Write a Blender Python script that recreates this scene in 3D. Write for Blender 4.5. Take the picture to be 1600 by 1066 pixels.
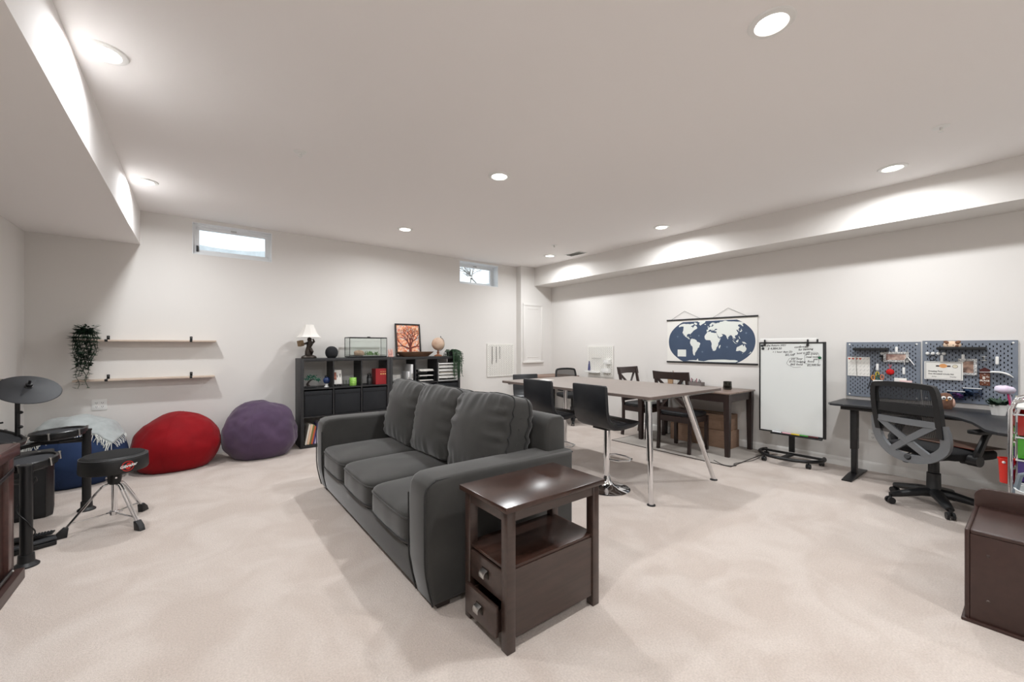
import bpy, bmesh, math, random
from mathutils import Vector, Matrix, noise, Euler

for o in list(bpy.data.objects):
    bpy.data.objects.remove(o)
scene = bpy.context.scene
C = scene.collection
PI = math.pi
R = math.radians

# ------------------------------------------------------------------ camera
YAW = math.atan2(492, 638)
cam_d = bpy.data.cameras.new('camera')
cam_d.sensor_width = 36.0
cam_d.lens = 638 / 1600 * 36
cam_d.shift_y = 8 / 1600
cam_d.clip_start = 0.02
cam = bpy.data.objects.new('camera', cam_d)
cam.location = (0, 0, 1.3)
cam.rotation_euler = (PI / 2, 0, -YAW)
C.objects.link(cam)
scene.camera = cam

# ------------------------------------------------------------------ world, exposure
world = bpy.data.worlds.new('sky')
scene.world = world
world.use_nodes = True
bg = world.node_tree.nodes['Background']
bg.inputs[0].default_value = (0.86, 0.93, 1.0, 1)
bg.inputs[1].default_value = 1.7
LAMP_W = 20.0
vs = scene.view_settings
vs.view_transform = 'Standard'
vs.look = 'None'
vs.gamma = 1.0
vs.use_curve_mapping = False
vs.exposure = 0.12

# room numbers (metres)
H = 2.80; YB = 6.08; XR = 5.565; XL = -1.34; YF = -2.6
XBUMP = 4.79; YBUMP = 5.94
XSL = -0.498; ZSL = 2.426; XSR = 5.125; ZSR = 2.455


# ------------------------------------------------------------------ helpers
def lin(c):
    return tuple(((v / 255) / 12.92 if v / 255 <= 0.04045 else ((v / 255 + 0.055) / 1.055) ** 2.4) for v in c)


MATS = {}


def mat(name, rgb, rough=0.6, metal=0.0, var=0.0, vscale=6.0, stretch=(1, 1, 1), bump=0.0, bscale=200.0,
        sheen=0.0, coat=0.0, rgb2=None, emit=None, spec=0.5, bdist=0.002):
    """procedural principled material; rgb is sRGB 0-255"""
    if name in MATS:
        return MATS[name]
    m = bpy.data.materials.new(name)
    MATS[name] = m
    m.use_nodes = True
    nt = m.node_tree
    b = nt.nodes['Principled BSDF']
    col = lin(rgb)
    b.inputs['Base Color'].default_value = (*col, 1)
    b.inputs['Roughness'].default_value = rough
    b.inputs['Metallic'].default_value = metal
    b.inputs['Specular IOR Level'].default_value = spec
    if sheen:
        b.inputs['Sheen Weight'].default_value = sheen
        b.inputs['Sheen Roughness'].default_value = 0.45
    if coat:
        b.inputs['Coat Weight'].default_value = coat
        b.inputs['Coat Roughness'].default_value = 0.12
    if emit:
        b.inputs['Emission Color'].default_value = (*lin(emit[0]), 1)
        b.inputs['Emission Strength'].default_value = emit[1]
    if var or bump or rgb2:
        tc = nt.nodes.new('ShaderNodeTexCoord')
        mp = nt.nodes.new('ShaderNodeMapping')
        mp.inputs['Scale'].default_value = stretch
        nt.links.new(tc.outputs['Object'], mp.inputs[0])
    if var or rgb2:
        nz = nt.nodes.new('ShaderNodeTexNoise')
        nz.inputs['Scale'].default_value = vscale
        nz.inputs['Detail'].default_value = 5
        nt.links.new(mp.outputs[0], nz.inputs['Vector'])
        rp = nt.nodes.new('ShaderNodeValToRGB')
        rp.color_ramp.elements[0].position = 0.32
        rp.color_ramp.elements[1].position = 0.68
        c2 = lin(rgb2) if rgb2 else tuple(min(1, v * (1 + var)) for v in col)
        c1 = col if rgb2 else tuple(v * (1 - var) for v in col)
        rp.color_ramp.elements[0].color = (*c1, 1)
        rp.color_ramp.elements[1].color = (*c2, 1)
        nt.links.new(nz.outputs[0], rp.inputs[0])
        nt.links.new(rp.outputs[0], b.inputs['Base Color'])
    if bump:
        n2 = nt.nodes.new('ShaderNodeTexNoise')
        n2.inputs['Scale'].default_value = bscale
        n2.inputs['Detail'].default_value = 3
        nt.links.new(mp.outputs[0], n2.inputs['Vector'])
        bp = nt.nodes.new('ShaderNodeBump')
        bp.inputs['Strength'].default_value = bump
        bp.inputs['Distance'].default_value = bdist
        nt.links.new(n2.outputs[0], bp.inputs['Height'])
        nt.links.new(bp.outputs[0], b.inputs['Normal'])
    return m


def glass_mat(name, tint=(235, 245, 240), refl=1.0):
    """thin sheet: fresnel mix of transparent and glossy"""
    if name in MATS:
        return MATS[name]
    m = bpy.data.materials.new(name)
    MATS[name] = m
    m.use_nodes = True
    nt = m.node_tree
    nt.nodes.clear()
    out = nt.nodes.new('ShaderNodeOutputMaterial')
    mix = nt.nodes.new('ShaderNodeMixShader')
    tr = nt.nodes.new('ShaderNodeBsdfTransparent')
    gl = nt.nodes.new('ShaderNodeBsdfGlossy')
    lw = nt.nodes.new('ShaderNodeLayerWeight')
    lw.inputs['Blend'].default_value = 0.5
    pw = nt.nodes.new('ShaderNodeMath')
    pw.operation = 'POWER'
    pw.inputs[1].default_value = 1.7
    fr = nt.nodes.new('ShaderNodeMath')
    fr.operation = 'MULTIPLY_ADD'
    fr.inputs[1].default_value = 0.45
    fr.inputs[2].default_value = 0.03
    nt.links.new(lw.outputs['Facing'], pw.inputs[0])
    nt.links.new(pw.outputs[0], fr.inputs[0])
    tr.inputs[0].default_value = (*lin(tint), 1)
    gl.inputs['Roughness'].default_value = 0.03
    nt.links.new(fr.outputs[0], mix.inputs[0])
    nt.links.new(tr.outputs[0], mix.inputs[1])
    nt.links.new(gl.outputs[0], mix.inputs[2])
    nt.links.new(mix.outputs[0], out.inputs[0])
    return m


class MB:
    """collects shapes; build() links them as one mesh object"""

    def __init__(s):
        s.bm = bmesh.new()

    def add(s, verts, faces, M=None):
        vs_ = [s.bm.verts.new(M @ Vector(v) if M else v) for v in verts]
        for f in faces:
            try:
                s.bm.faces.new([vs_[i] for i in f])
            except ValueError:
                pass
        return s

    def merge(s, b2, M=None):
        if M:
            bmesh.ops.transform(b2, matrix=M, verts=b2.verts)
        me = bpy.data.meshes.new('tmp')
        b2.to_mesh(me)
        b2.free()
        s.bm.from_mesh(me)
        bpy.data.meshes.remove(me)
        return s

    def box(s, c, sz, rot=None, bev=0.0, seg=2, M=None):
        b2 = bmesh.new()
        bmesh.ops.create_cube(b2, size=1.0)
        for v in b2.verts:
            v.co = Vector((v.co.x * sz[0], v.co.y * sz[1], v.co.z * sz[2]))
        if bev:
            bmesh.ops.bevel(b2, geom=list(b2.edges), offset=min(bev, min(sz) * 0.49), segments=seg, affect='EDGES', profile=0.5)
        T = Matrix.Translation(c)
        if rot:
            T = T @ Euler(rot).to_matrix().to_4x4()
        return s.merge(b2, (M @ T) if M else T)

    def bb(s, x0, x1, y0, y1, z0, z1, bev=0.0, seg=2):
        return s.box(((x0 + x1) / 2, (y0 + y1) / 2, (z0 + z1) / 2), (abs(x1 - x0), abs(y1 - y0), abs(z1 - z0)), bev=bev, seg=seg)

    def tube(s, pts, r, n=10, closed=False, caps=True, flat=1.0):
        pts = [Vector(p) for p in pts]
        k = len(pts)
        rs = r if isinstance(r, (list, tuple)) else [r] * k
        rings = []
        up = None
        for i in range(k):
            a = pts[(i - 1) % k] if (closed or i > 0) else pts[i]
            b = pts[(i + 1) % k] if (closed or i < k - 1) else pts[i]
            t = (b - a)
            if t.length < 1e-9:
                t = Vector((0, 0, 1))
            t.normalize()
            if up is None:
                up = Vector((0, 0, 1)) if abs(t.z) < 0.9 else Vector((1, 0, 0))
            x = up.cross(t)
            if x.length < 1e-6:
                x = Vector((1, 0, 0)).cross(t)
            x.normalize()
            y = t.cross(x).normalized()
            up = y
            rings.append([s.bm.verts.new(pts[i] + (x * math.cos(2 * PI * j / n) + y * (flat * math.sin(2 * PI * j / n))) * rs[i]) for j in range(n)])
        for i in range(k if closed else k - 1):
            A, B = rings[i], rings[(i + 1) % k]
            for j in range(n):
                s.bm.faces.new([A[j], A[(j + 1) % n], B[(j + 1) % n], B[j]])
        if caps and not closed:
            s.bm.faces.new(list(reversed(rings[0])))
            s.bm.faces.new(rings[-1])
        return s

    def cyl(s, p0, p1, r0, r1=None, n=20):
        return s.tube([p0, p1], [r0, r0 if r1 is None else r1], n=n)

    def lathe(s, prof, n=28, c=(0, 0, 0), M=None, sx=1.0, sy=1.0):
        rings = []
        T = (M or Matrix()) @ Matrix.Translation(c)
        for r, z in prof:
            if r < 1e-6:
                rings.append([s.bm.verts.new(T @ Vector((0, 0, z)))])
            else:
                rings.append([s.bm.verts.new(T @ Vector((r * sx * math.cos(2 * PI * j / n), r * sy * math.sin(2 * PI * j / n), z))) for j in range(n)])
        for A, B in zip(rings, rings[1:]):
            if len(A) == 1 and len(B) == 1:
                continue
            for j in range(n):
                k = (j + 1) % n
                if len(A) == 1:
                    s.bm.faces.new([A[0], B[k], B[j]])
                elif len(B) == 1:
                    s.bm.faces.new([A[j], A[k], B[0]])
                else:
                    s.bm.faces.new([A[j], A[k], B[k], B[j]])
        return s

    def prism(s, poly, d0, d1, axis='z', bev=0.0, seg=2, M=None):
        """extrude a 2-D outline; axis z: (x,y), y: (x,z), x: (y,z)"""
        b2 = bmesh.new()

        def P3(p, d):
            return {'z': (p[0], p[1], d), 'y': (p[0], d, p[1]), 'x': (d, p[0], p[1])}[axis]
        lo = [b2.verts.new(P3(p, d0)) for p in poly]
        hi = [b2.verts.new(P3(p, d1)) for p in poly]
        n = len(poly)
        f0 = b2.faces.new(list(reversed(lo)))
        f1 = b2.faces.new(hi)
        for i in range(n):
            b2.faces.new([lo[i], lo[(i + 1) % n], hi[(i + 1) % n], hi[i]])
        bmesh.ops.recalc_face_normals(b2, faces=b2.faces)
        if bev:
            es = list(f0.edges) + list(f1.edges)
            bmesh.ops.bevel(b2, geom=es, offset=bev, segments=seg, affect='EDGES', profile=0.5)
        return s.merge(b2, M)

    def flat(s, poly, d, axis='y'):
        """one flat printed face; axis y: (x,z) at y=d, facing -y"""
        vs_ = [s.bm.verts.new((p[0], d, p[1]) if axis == 'y' else (p[0], p[1], d)) for p in poly]
        s.bm.faces.new(vs_)
        return s

    def ball(s, c, r, nu=20, nv=12, M=None):
        rr = r if isinstance(r, (list, tuple)) else (r, r, r)
        prof = [(math.sin(PI * i / nv), -math.cos(PI * i / nv)) for i in range(nv + 1)]
        T = (M or Matrix()) @ Matrix.Translation(c) @ Matrix.Diagonal((*rr, 1))
        return s.lathe([(max(0, a) if 0 < i < nv else 0, b) for i, (a, b) in enumerate(prof)], n=nu, M=T)

    def build(s, name, m, parent=None, loc=None, rotz=None, sharp=35, smooth=True, keepn=False):
        if not keepn:
            bmesh.ops.recalc_face_normals(s.bm, faces=s.bm.faces)
        me = bpy.data.meshes.new(name)
        s.bm.to_mesh(me)
        s.bm.free()
        if smooth:
            me.polygons.foreach_set('use_smooth', [True] * len(me.polygons))
            me.set_sharp_from_angle(angle=R(sharp))
        if m:
            me.materials.append(m)
        o = bpy.data.objects.new(name, me)
        C.objects.link(o)
        if parent:
            o.parent = parent
        if loc:
            o.location = loc
        if rotz is not None:
            o.rotation_euler = (0, 0, rotz)
        return o


def tag(o, label, cat, group=None):
    o['label'] = label
    o['category'] = cat
    if group:
        o['group'] = group
    return o


def thing(name, label, cat, loc=(0, 0, 0), rotz=0.0, group=None):
    o = bpy.data.objects.new(name, None)
    o.empty_display_size = 0.1
    C.objects.link(o)
    o.location = loc
    o.rotation_euler = (0, 0, rotz)
    return tag(o, label, cat, group)


def struct(o, kind='structure'):
    o['kind'] = kind
    return o


def copy_tree(o, parent=None):
    c = o.copy()
    C.objects.link(c)
    c.parent = parent
    for ch in list(o.children):
        copy_tree(ch, c)
    return c


def text_geo(mb, body, size, x, z, y, align='LEFT', slant=0.0, rot=0.0, thick=0.0):
    """flat lettering in the local x-z plane, facing -y"""
    cu = bpy.data.curves.new('txt', 'FONT')
    cu.body = body
    cu.size = size
    cu.align_x = align
    cu.shear = slant
    cu.offset = thick
    cu.resolution_u = 2
    ob = bpy.data.objects.new('txt', cu)
    C.objects.link(ob)
    dg = bpy.context.evaluated_depsgraph_get()
    me = bpy.data.meshes.new_from_object(ob.evaluated_get(dg))
    bpy.data.objects.remove(ob)
    bpy.data.curves.remove(cu)
    me.transform(Matrix.Translation((x, y, z)) @ Matrix.Rotation(PI / 2, 4, 'X') @ Matrix.Rotation(rot, 4, 'Z'))
    mb.bm.from_mesh(me)
    bpy.data.meshes.remove(me)
    return mb


def ring_pts(rx, ry, n, z=0, c=(0, 0)):
    return [(c[0] + rx * math.cos(2 * PI * i / n), c[1] + ry * math.sin(2 * PI * i / n), z) for i in range(n)]


def rrect(x0, x1, z0, z1, r, n=4):
    out = []
    for cx, cz, a0 in ((x1 - r, z1 - r, 0), (x0 + r, z1 - r, 90), (x0 + r, z0 + r, 180), (x1 - r, z0 + r, 270)):
        for i in range(n + 1):
            a = R(a0 + 90 * i / n)
            out.append((cx + r * math.cos(a), cz + r * math.sin(a)))
    return out


def bez(p0, p1, p2, n=10):
    p0, p1, p2 = Vector(p0), Vector(p1), Vector(p2)
    return [p0 * (1 - t) ** 2 + p1 * (2 * t * (1 - t)) + p2 * t * t for t in [i / n for i in range(n + 1)]]


def smooth_path(pts, n=5):
    """Catmull-Rom through pts"""
    P = [Vector(p) for p in pts]
    P = [P[0] * 2 - P[1]] + P + [P[-1] * 2 - P[-2]]
    out = []
    for i in range(1, len(P) - 2):
        for k in range(n):
            t = k / n
            a, b, c, d = P[i - 1], P[i], P[i + 1], P[i + 2]
            out.append(0.5 * ((2 * b) + (c - a) * t + (2 * a - 5 * b + 4 * c - d) * t * t + (3 * b - a - 3 * c + d) * t ** 3))
    out.append(P[-2])
    return out


def cushion_map(u, v, w, size, n, puff):
    """cube coordinates in -1..1 to a pillow-like rounded box"""
    k = (abs(u) ** n + abs(v) ** n + abs(w) ** n) ** (1 / n)
    q = Vector((u / k, v / k, w / k))
    p = Vector((q.x * size[0] / 2, q.y * size[1] / 2, q.z * size[2] / 2))
    px, py, pz = puff
    fu, fv, fw = 1 - q.x ** 2, 1 - q.y ** 2, 1 - q.z ** 2
    p.x += px * q.x * fv * fw
    p.y += py * q.y * fu * fw
    p.z += pz * q.z * fu * fv
    return p


def cushion(size, n=6, puff=(0, 0, 0), cuts=16, wr=0.0, wscale=9.0, seed=0):
    b = bmesh.new()
    bmesh.ops.create_cube(b, size=2.0)
    bmesh.ops.subdivide_edges(b, edges=list(b.edges), cuts=cuts, use_grid_fill=True)
    for v in b.verts:
        u = v.co.copy()
        p = cushion_map(u.x, u.y, u.z, size, n, puff)
        if wr:
            d = p.normalized()
            p += d * wr * noise.noise(Vector((p.x * wscale + seed, p.y * wscale, p.z * wscale * 0.5)))
        v.co = p
    mb = MB()
    return mb.merge(b)


# ------------------------------------------------------------------ shared materials
M_WALL = mat('wall_paint', (228, 225, 221), 0.9, bump=0.06, bscale=260)
M_CEIL = mat('ceiling_paint', (246, 243, 241), 0.95, bump=0.05, bscale=220)
M_TRIM = mat('white_trim', (236, 234, 230), 0.45)
M_WHITE = mat('white_plastic', (238, 238, 235), 0.4)
M_BLACK = mat('black_plastic', (22, 23, 25), 0.45)
M_BLACKM = mat('black_metal', (18, 19, 21), 0.4, bump=0.03, bscale=500)
M_CHROME = mat('chrome', (225, 226, 228), 0.08, metal=1.0)
M_STEEL = mat('brushed_steel', (190, 190, 188), 0.3, metal=1.0)
M_LEATHER = mat('black_leather', (24, 26, 30), 0.38, var=0.15, vscale=14, bump=0.12, bscale=350)
M_WALNUT = mat('espresso_wood', (56, 41, 35), 0.34, var=0.22, vscale=5, stretch=(1, 9, 9), coat=0.35, bump=0.04, bscale=60)
M_PAPER = mat('paper', (236, 234, 228), 0.8)
M_INK = mat('ink', (28, 28, 32), 0.7)
M_GREEN = mat('leaf_green', (38, 62, 44), 0.5, rgb2=(58, 92, 60), vscale=30)
M_DGREEN = mat('leaf_dark_green', (26, 46, 34), 0.5, rgb2=(46, 74, 54), vscale=40)
# ------------------------------------------------------------------ the room
def carpet_mat():
    m = bpy.data.materials.new('carpet')
    m.use_nodes = True
    nt = m.node_tree
    b = nt.nodes['Principled BSDF']
    b.inputs['Roughness'].default_value = 1.0
    b.inputs['Specular IOR Level'].default_value = 0.1
    b.inputs['Sheen Weight'].default_value = 0.25
    tc = nt.nodes.new('ShaderNodeTexCoord')

    def nz(scale, detail, dist=0.0):
        n = nt.nodes.new('ShaderNodeTexNoise')
        n.inputs['Scale'].default_value = scale
        n.inputs['Detail'].default_value = detail
        n.inputs['Distortion'].default_value = dist
        nt.links.new(tc.outputs['Object'], n.inputs['Vector'])
        return n
    big = nz(2.3, 5, 1.2)
    fine = nz(120, 4)
    tiny = nz(330, 2)
    r1 = nt.nodes.new('ShaderNodeValToRGB')
    r1.color_ramp.elements[0].position = 0.38
    r1.color_ramp.elements[1].position = 0.62
    r1.color_ramp.elements[0].color = (*lin((208, 194, 184)), 1)
    r1.color_ramp.elements[1].color = (*lin((219, 207, 198)), 1)
    nt.links.new(big.outputs[0], r1.inputs[0])
    r2 = nt.nodes.new('ShaderNodeValToRGB')
    r2.color_ramp.elements[0].position = 0.3
    r2.color_ramp.elements[1].position = 0.65
    r2.color_ramp.elements[0].color = (0.84, 0.83, 0.82, 1)
    r2.color_ramp.elements[1].color = (1, 1, 1, 1)
    nt.links.new(fine.outputs[0], r2.inputs[0])
    mx = nt.nodes.new('ShaderNodeMix')
    mx.data_type = 'RGBA'
    mx.blend_type = 'MULTIPLY'
    mx.inputs[0].default_value = 1.0
    nt.links.new(r1.outputs[0], mx.inputs[6])
    nt.links.new(r2.outputs[0], mx.inputs[7])
    nt.links.new(mx.outputs[2], b.inputs['Base Color'])
    ad = nt.nodes.new('ShaderNodeMath')
    ad.operation = 'ADD'
    nt.links.new(fine.outputs[0], ad.inputs[0])
    nt.links.new(tiny.outputs[0], ad.inputs[1])
    bp = nt.nodes.new('ShaderNodeBump')
    bp.inputs['Strength'].default_value = 0.7
    bp.inputs['Distance'].default_value = 0.006
    nt.links.new(ad.outputs[0], bp.inputs['Height'])
    nt.links.new(bp.outputs[0], b.inputs['Normal'])
    return m


TW = 0.22  # wall thickness
struct(MB().bb(XL - TW, XR + TW, YF - TW, YB + TW, -0.12, 0).build('floor', carpet_mat()))
struct(MB().bb(XL - TW, XR + TW, YF - TW, YB + TW, H, H + 0.15).build('ceiling', M_CEIL))
struct(MB().bb(XL - TW, XL, YF - TW, YB + TW, 0, H).build('wall_left', M_WALL))
struct(MB().bb(XR, XR + TW, YF - TW, YB + TW, 0, H).build('wall_right', M_WALL))
struct(MB().bb(XL, XR, YF - TW, YF, 0, H).build('wall_front', M_WALL))
WIN = [(-0.045, 0.765, 2.385, 2.758), (3.555, 4.365, 2.375, 2.768)]
wb = MB()
xs = [XL, WIN[0][0], WIN[0][1], WIN[1][0], WIN[1][1], XR]
wb.bb(xs[0], xs[1], YB, YB + TW, 0, H).bb(xs[2], xs[3], YB, YB + TW, 0, H).bb(xs[4], xs[5], YB, YB + TW, 0, H)
for (x0, x1, z0, z1) in WIN:
    wb.bb(x0, x1, YB, YB + TW, 0, z0).bb(x0, x1, YB, YB + TW, z1, H)
struct(wb.build('wall_back', M_WALL))
struct(MB().bb(XBUMP, XR, YBUMP, YB, 0, H).build('wall_back_bumpout', M_WALL))
struct(MB().bb(XL, XSL, YF, YB, ZSL, H).build('ceiling_soffit_left', M_CEIL))
struct(MB().bb(XSR, XR, YF, YBUMP, ZSR, H).build('ceiling_soffit_right', M_WALL))


def baseboard(name, x0, y0, x1, y1, nx, ny):
    """along a wall from (x0,y0) to (x1,y1); n points into the room"""
    prof = [(0, 0), (0.014, 0), (0.014, 0.075), (0.010, 0.088), (0.004, 0.095), (0, 0.095)]
    mb = MB()
    vs_ = []
    for (x, y) in ((x0, y0), (x1, y1)):
        vs_ += [(x + nx * d, y + ny * d, z + 0.0005) for d, z in prof]
    n = len(prof)
    mb.add(vs_, [[i, (i + 1) % n, n + (i + 1) % n, n + i] for i in range(n)] + [list(range(n)), [n + i for i in range(n)]])
    return struct(mb.build(name, M_TRIM))


baseboard('baseboard_back', XL, YB, XBUMP, YB, 0, -1)
baseboard('baseboard_bump', XBUMP, YBUMP, XR, YBUMP, 0, -1)
baseboard('baseboard_right', XR, YF, XR, YBUMP, -1, 0)
baseboard('baseboard_left', XL, YF, XL, YB, 1, 0)
baseboard('baseboard_front', XL, YF, XR, YF, 0, 1)

M_VINYL = mat('window_vinyl', (240, 243, 245), 0.4)
M_PANE = glass_mat('window_glass', (250, 252, 252))
for i, (x0, x1, z0, z1) in enumerate(WIN):
    yf = YB + (0.05 if i == 0 else 0.15)
    t = 0.035
    fr = MB().bb(x0, x1, yf, yf + 0.06, z0, z0 + t).bb(x0, x1, yf, yf + 0.06, z1 - t, z1)
    fr.bb(x0, x0 + t, yf, yf + 0.06, z0 + t, z1 - t).bb(x1 - t, x1, yf, yf + 0.06, z0 + t, z1 - t)
    w = struct(fr.build('window_%d' % (i + 1), M_VINYL))
    a0, a1, b0, b1 = x0 + t, x1 - t, z0 + t, z1 - t
    s = 0.032
    sa = MB().bb(a0, a1, yf + .012, yf + .05, b0, b0 + s, .004).bb(a0, a1, yf + .012, yf + .05, b1 - s, b1, .004)
    sa.bb(a0, a0 + s, yf + .012, yf + .05, b0 + s, b1 - s).bb(a1 - s, a1, yf + .012, yf + .05, b0 + s, b1 - s)
    sash = sa.build('sash', M_VINYL, w)
    MB().bb(a0 + s, a1 - s, yf + .03, yf + .034, b0 + s, b1 - s).build('pane', M_PANE, w)
    xm = (x0 + x1) / 2
    MB().bb(xm - .03, xm + .03, yf - .012, yf + .012, b1 - .012, b1 + .004, .003).bb(xm - .004, xm + .03, yf - .022, yf - .01, b1 - .018, b1 - .006, .003).build('latch', M_STEEL, w)
    # white liner of the recess, with a thin casing edge on the wall
    ln = MB()
    e = 0.008
    ln.bb(x0, x0 + e, YB - .002, yf, z0, z1).bb(x1 - e, x1, YB - .002, yf, z0, z1).bb(x0 + e, x1 - e, YB - .002, yf, z0, z0 + e).bb(x0 + e, x1 - e, YB - .002, yf, z1 - e, z1)
    ln.build('jamb_liner', M_VINYL, w)
    if i == 0:
        MB().bb(x0 + .035, x0 + .058, yf - .02, yf - .002, z0 + .04, z0 + .11, .003).build('window_sensor', M_BLACK, w)

# outside: pale well walls and a snowy bank under the open sky
M_WELL = mat('well_wall', (228, 232, 234), 0.8, var=0.1, vscale=9, bump=0.3, bscale=25, bdist=0.02)
for i, (x0, x1, z0, z1) in enumerate(WIN):
    wl = MB()
    pts = [(x0 - .25, YB + TW + .002)]
    for k in range(13):
        a = PI - PI * k / 12
        pts.append(((x0 + x1) / 2 + (x1 - x0 + .5) / 2 * math.cos(a), YB + TW + .25 + .75 * math.sin(a)))
    pts.append((x1 + .25, YB + TW + .002))
    top = 2.72 if i == 0 else 2.55
    v = [(p[0], p[1], 2.0) for p in pts] + [(p[0], p[1], top) for p in pts]
    n = len(pts)
    wl.add(v, [[k, k + 1, n + k + 1, n + k] for k in range(n - 1)])
    wl.add([(p[0], p[1], 2.02) for p in pts], [list(range(n))])
    for k in range(1, 6):
        zz = 2.0 + (top - 2.0) * k / 6
        wl.tube([(p[0], p[1], zz) for p in pts], .02, n=6)
    struct(wl.build('window_well_%d' % (i + 1), M_WELL))
random.seed(3)
tw = MB()


def twig(p, d, L, r, depth):
    q = [p + d * (L * k / 4) + Vector((random.uniform(-1, 1), random.uniform(-1, 1), random.uniform(-1, 1))) * (L * .05 * k / 4) for k in range(5)]
    tw.tube(q, [r * (1 - .12 * k) for k in range(5)], n=5)
    if depth:
        for k in (2, 3, 4):
            for s in (-1, 1):
                nd = (d + Vector((random.uniform(-.9, .9), random.uniform(-.4, .4), random.uniform(-.6, .8)))).normalized()
                twig(q[k], nd, L * .6, r * .55, depth - 1)


twig(Vector((4.52, YB + .70, 2.40)), Vector((-.55, .1, .55)).normalized(), .42, .014, 2)
twig(Vector((4.20, YB + .75, 2.40)), Vector((.25, .1, .8)).normalized(), .42, .012, 2)
tag(tw.build('bare_shrub', mat('bark', (128, 124, 118), 0.9)), 'bare grey twigs of a shrub outside the small far window', 'shrub')

# ------------------------------------------------------------------ recessed lamps
M_LENS = mat('lamp_lens', (255, 255, 255), 0.5, emit=((255, 250, 242), 9.0))
LROWS = [(0.765, 'nearest'), (2.92, 'middle'), (4.98, 'farthest')]
LCOLS = [(-0.378, 'beside the left soffit'), (2.11, 'along the middle of the ceiling'), (4.63, 'beside the right soffit')]


def lamp(x, y, label):
    t = thing('recessed_light', label, 'ceiling light', (x, y, H), 0, 'recessed ceiling lights')
    MB().lathe([(.064, -.004), (.070, -.010), (.082, -.011), (.094, -.007), (.098, 0), (.064, 0)], n=40).build('trim_ring', M_WHITE, t)
    MB().lathe([(0, -.013), (.035, -.0115), (.055, -.008), (.064, -.004), (.064, -.001), (0, -.001)], n=32).build('lens', M_LENS, t)
    ld = bpy.data.lights.new('lamp_glow', 'AREA')
    ld.shape = 'DISK'
    ld.size = 0.13
    ld.energy = LAMP_W
    ld.spread = R(167)
    ld.color = (0.955, 0.978, 1.0)
    lo = bpy.data.objects.new('lamp_glow', ld)
    C.objects.link(lo)
    lo.parent = t
    lo.location = (0, 0, -0.016)
    return t


for (y, ny) in LROWS:
    for (x, nx) in LCOLS:
        if x < 0 and y < 1:
            lamp(x, y, 'round recessed light beside the left soffit, just outside the left edge')
        else:
            lamp(x, y, 'round recessed light %s, the %s of its row' % (nx, ny))
for (x, nx) in LCOLS:
    lamp(x, -1.39, 'round recessed ceiling light behind the camera %s' % nx)

for (px, py, lab) in ((0.63, 3.50, 'small white sprinkler head on the ceiling left of the middle lights'),
                      (4.03, 0.42, 'small white sprinkler head on the ceiling nearest the right edge of view'),
                      (4.20, 4.42, 'small white sprinkler head on the ceiling near the far vent')):
    t = thing('sprinkler_head', lab, 'sprinkler', (px, py, H), 0, 'ceiling sprinkler heads')
    MB().lathe([(0, -.004), (.036, -.005), (.046, -.002), (.046, 0), (0, 0)], n=24).build('cover_plate', M_WHITE, t)
    sp = MB().cyl((0, 0, -.004), (0, 0, -.022), .008, n=10)
    sp.tube([(-.012, 0, -.01), (-.014, 0, -.026), (0, 0, -.034), (.014, 0, -.026), (.012, 0, -.01)], .0025, n=6)
    sp.lathe([(0, -.036), (.014, -.036), (.014, -.033), (0, -.033)], n=14)
    sp.build('nozzle', M_WHITE, t)

t = thing('ceiling_vent', 'white louvred ceiling vent beside the far right soffit', 'vent', (4.86, 4.62, H))
MB().bb(-.09, .09, -.17, -.155, -.008, -.0005).bb(-.09, .09, .155, .17, -.008, -.0005).bb(-.09, -.075, -.155, .155, -.008, -.0005).bb(.075, .09, -.155, .155, -.008, -.0005).build('frame', M_WHITE, t)
MB().bb(-.074, .074, -.154, .154, -.002, -.0005).build('duct_opening', mat('duct_dark', (120, 118, 114), .8), t)
for k in range(9):
    MB().box((0, -.136 + k * .034, -.005), (.148, .02, .0015), rot=(R(35), 0, 0)).build('louvre', M_WHITE, t)

# access panel on the bump-out
t = thing('access_panel', 'tall white electrical access panel on the bump-out wall', 'access panel', (5.08, YBUMP, 1.55))
w_, h_ = .245, .56
fr = MB()
fr.bb(-w_, w_, -.022, 0, h_ - .045, h_, .004).bb(-w_ - .012, w_ + .012, -.036, 0, -h_ - .012, -h_ + .028, .005)
fr.bb(-w_, -w_ + .04, -.022, 0, -h_ + .028, h_ - .045, .004).bb(w_ - .04, w_, -.022, 0, -h_ + .028, h_ - .045, .004)
fr.build('panel_frame', M_WALL, t)
MB().bb(-w_ + .04, w_ - .04, -.012, 0, -h_ + .028, h_ - .045).build('panel_door', M_WALL, t)
MB().bb(-.13, .13, -.017, -.012, h_ - .105, h_ - .093, .002).build('panel_moulding', M_WALL, t)
MB().bb(-.13, .13, -.017, -.012, -h_ + .095, -h_ + .107, .002).build('panel_moulding', M_WALL, t)


def outlet(loc, rotz, label, gangs=1):
    t = thing('wall_outlet', label, 'outlet', loc, rotz)
    w = .036 + .023 * (gangs - 1)
    MB().bb(-w, w, -.006, 0, -.058, .058, .003).build('cover_plate', M_WHITE, t)
    for g in range(gangs):
        cx = (g - (gangs - 1) / 2) * .046
        for s in (-1, 1):
            r = MB().prism(rrect(cx - .017, cx + .017, s * .02 - .014, s * .02 + .014, .008), -.0085, -.006, 'y').build('receptacle', M_WHITE, t)
            MB().bb(cx - .008, cx - .005, -.009, -.0084, s * .02 - .004, s * .02 + .006).bb(cx + .005, cx + .008, -.009, -.0084, s * .02 - .004, s * .02 + .006).bb(cx - .002, cx + .002, -.009, -.0084, s * .02 - .011, s * .02 - .007).build('slots', M_INK, r)


outlet((-.817, YB, .68), 0, 'white double wall outlet under the floating shelves', 2)
outlet((XR, 1.07, .372), -PI / 2, 'white wall outlet under the black desk')
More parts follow.
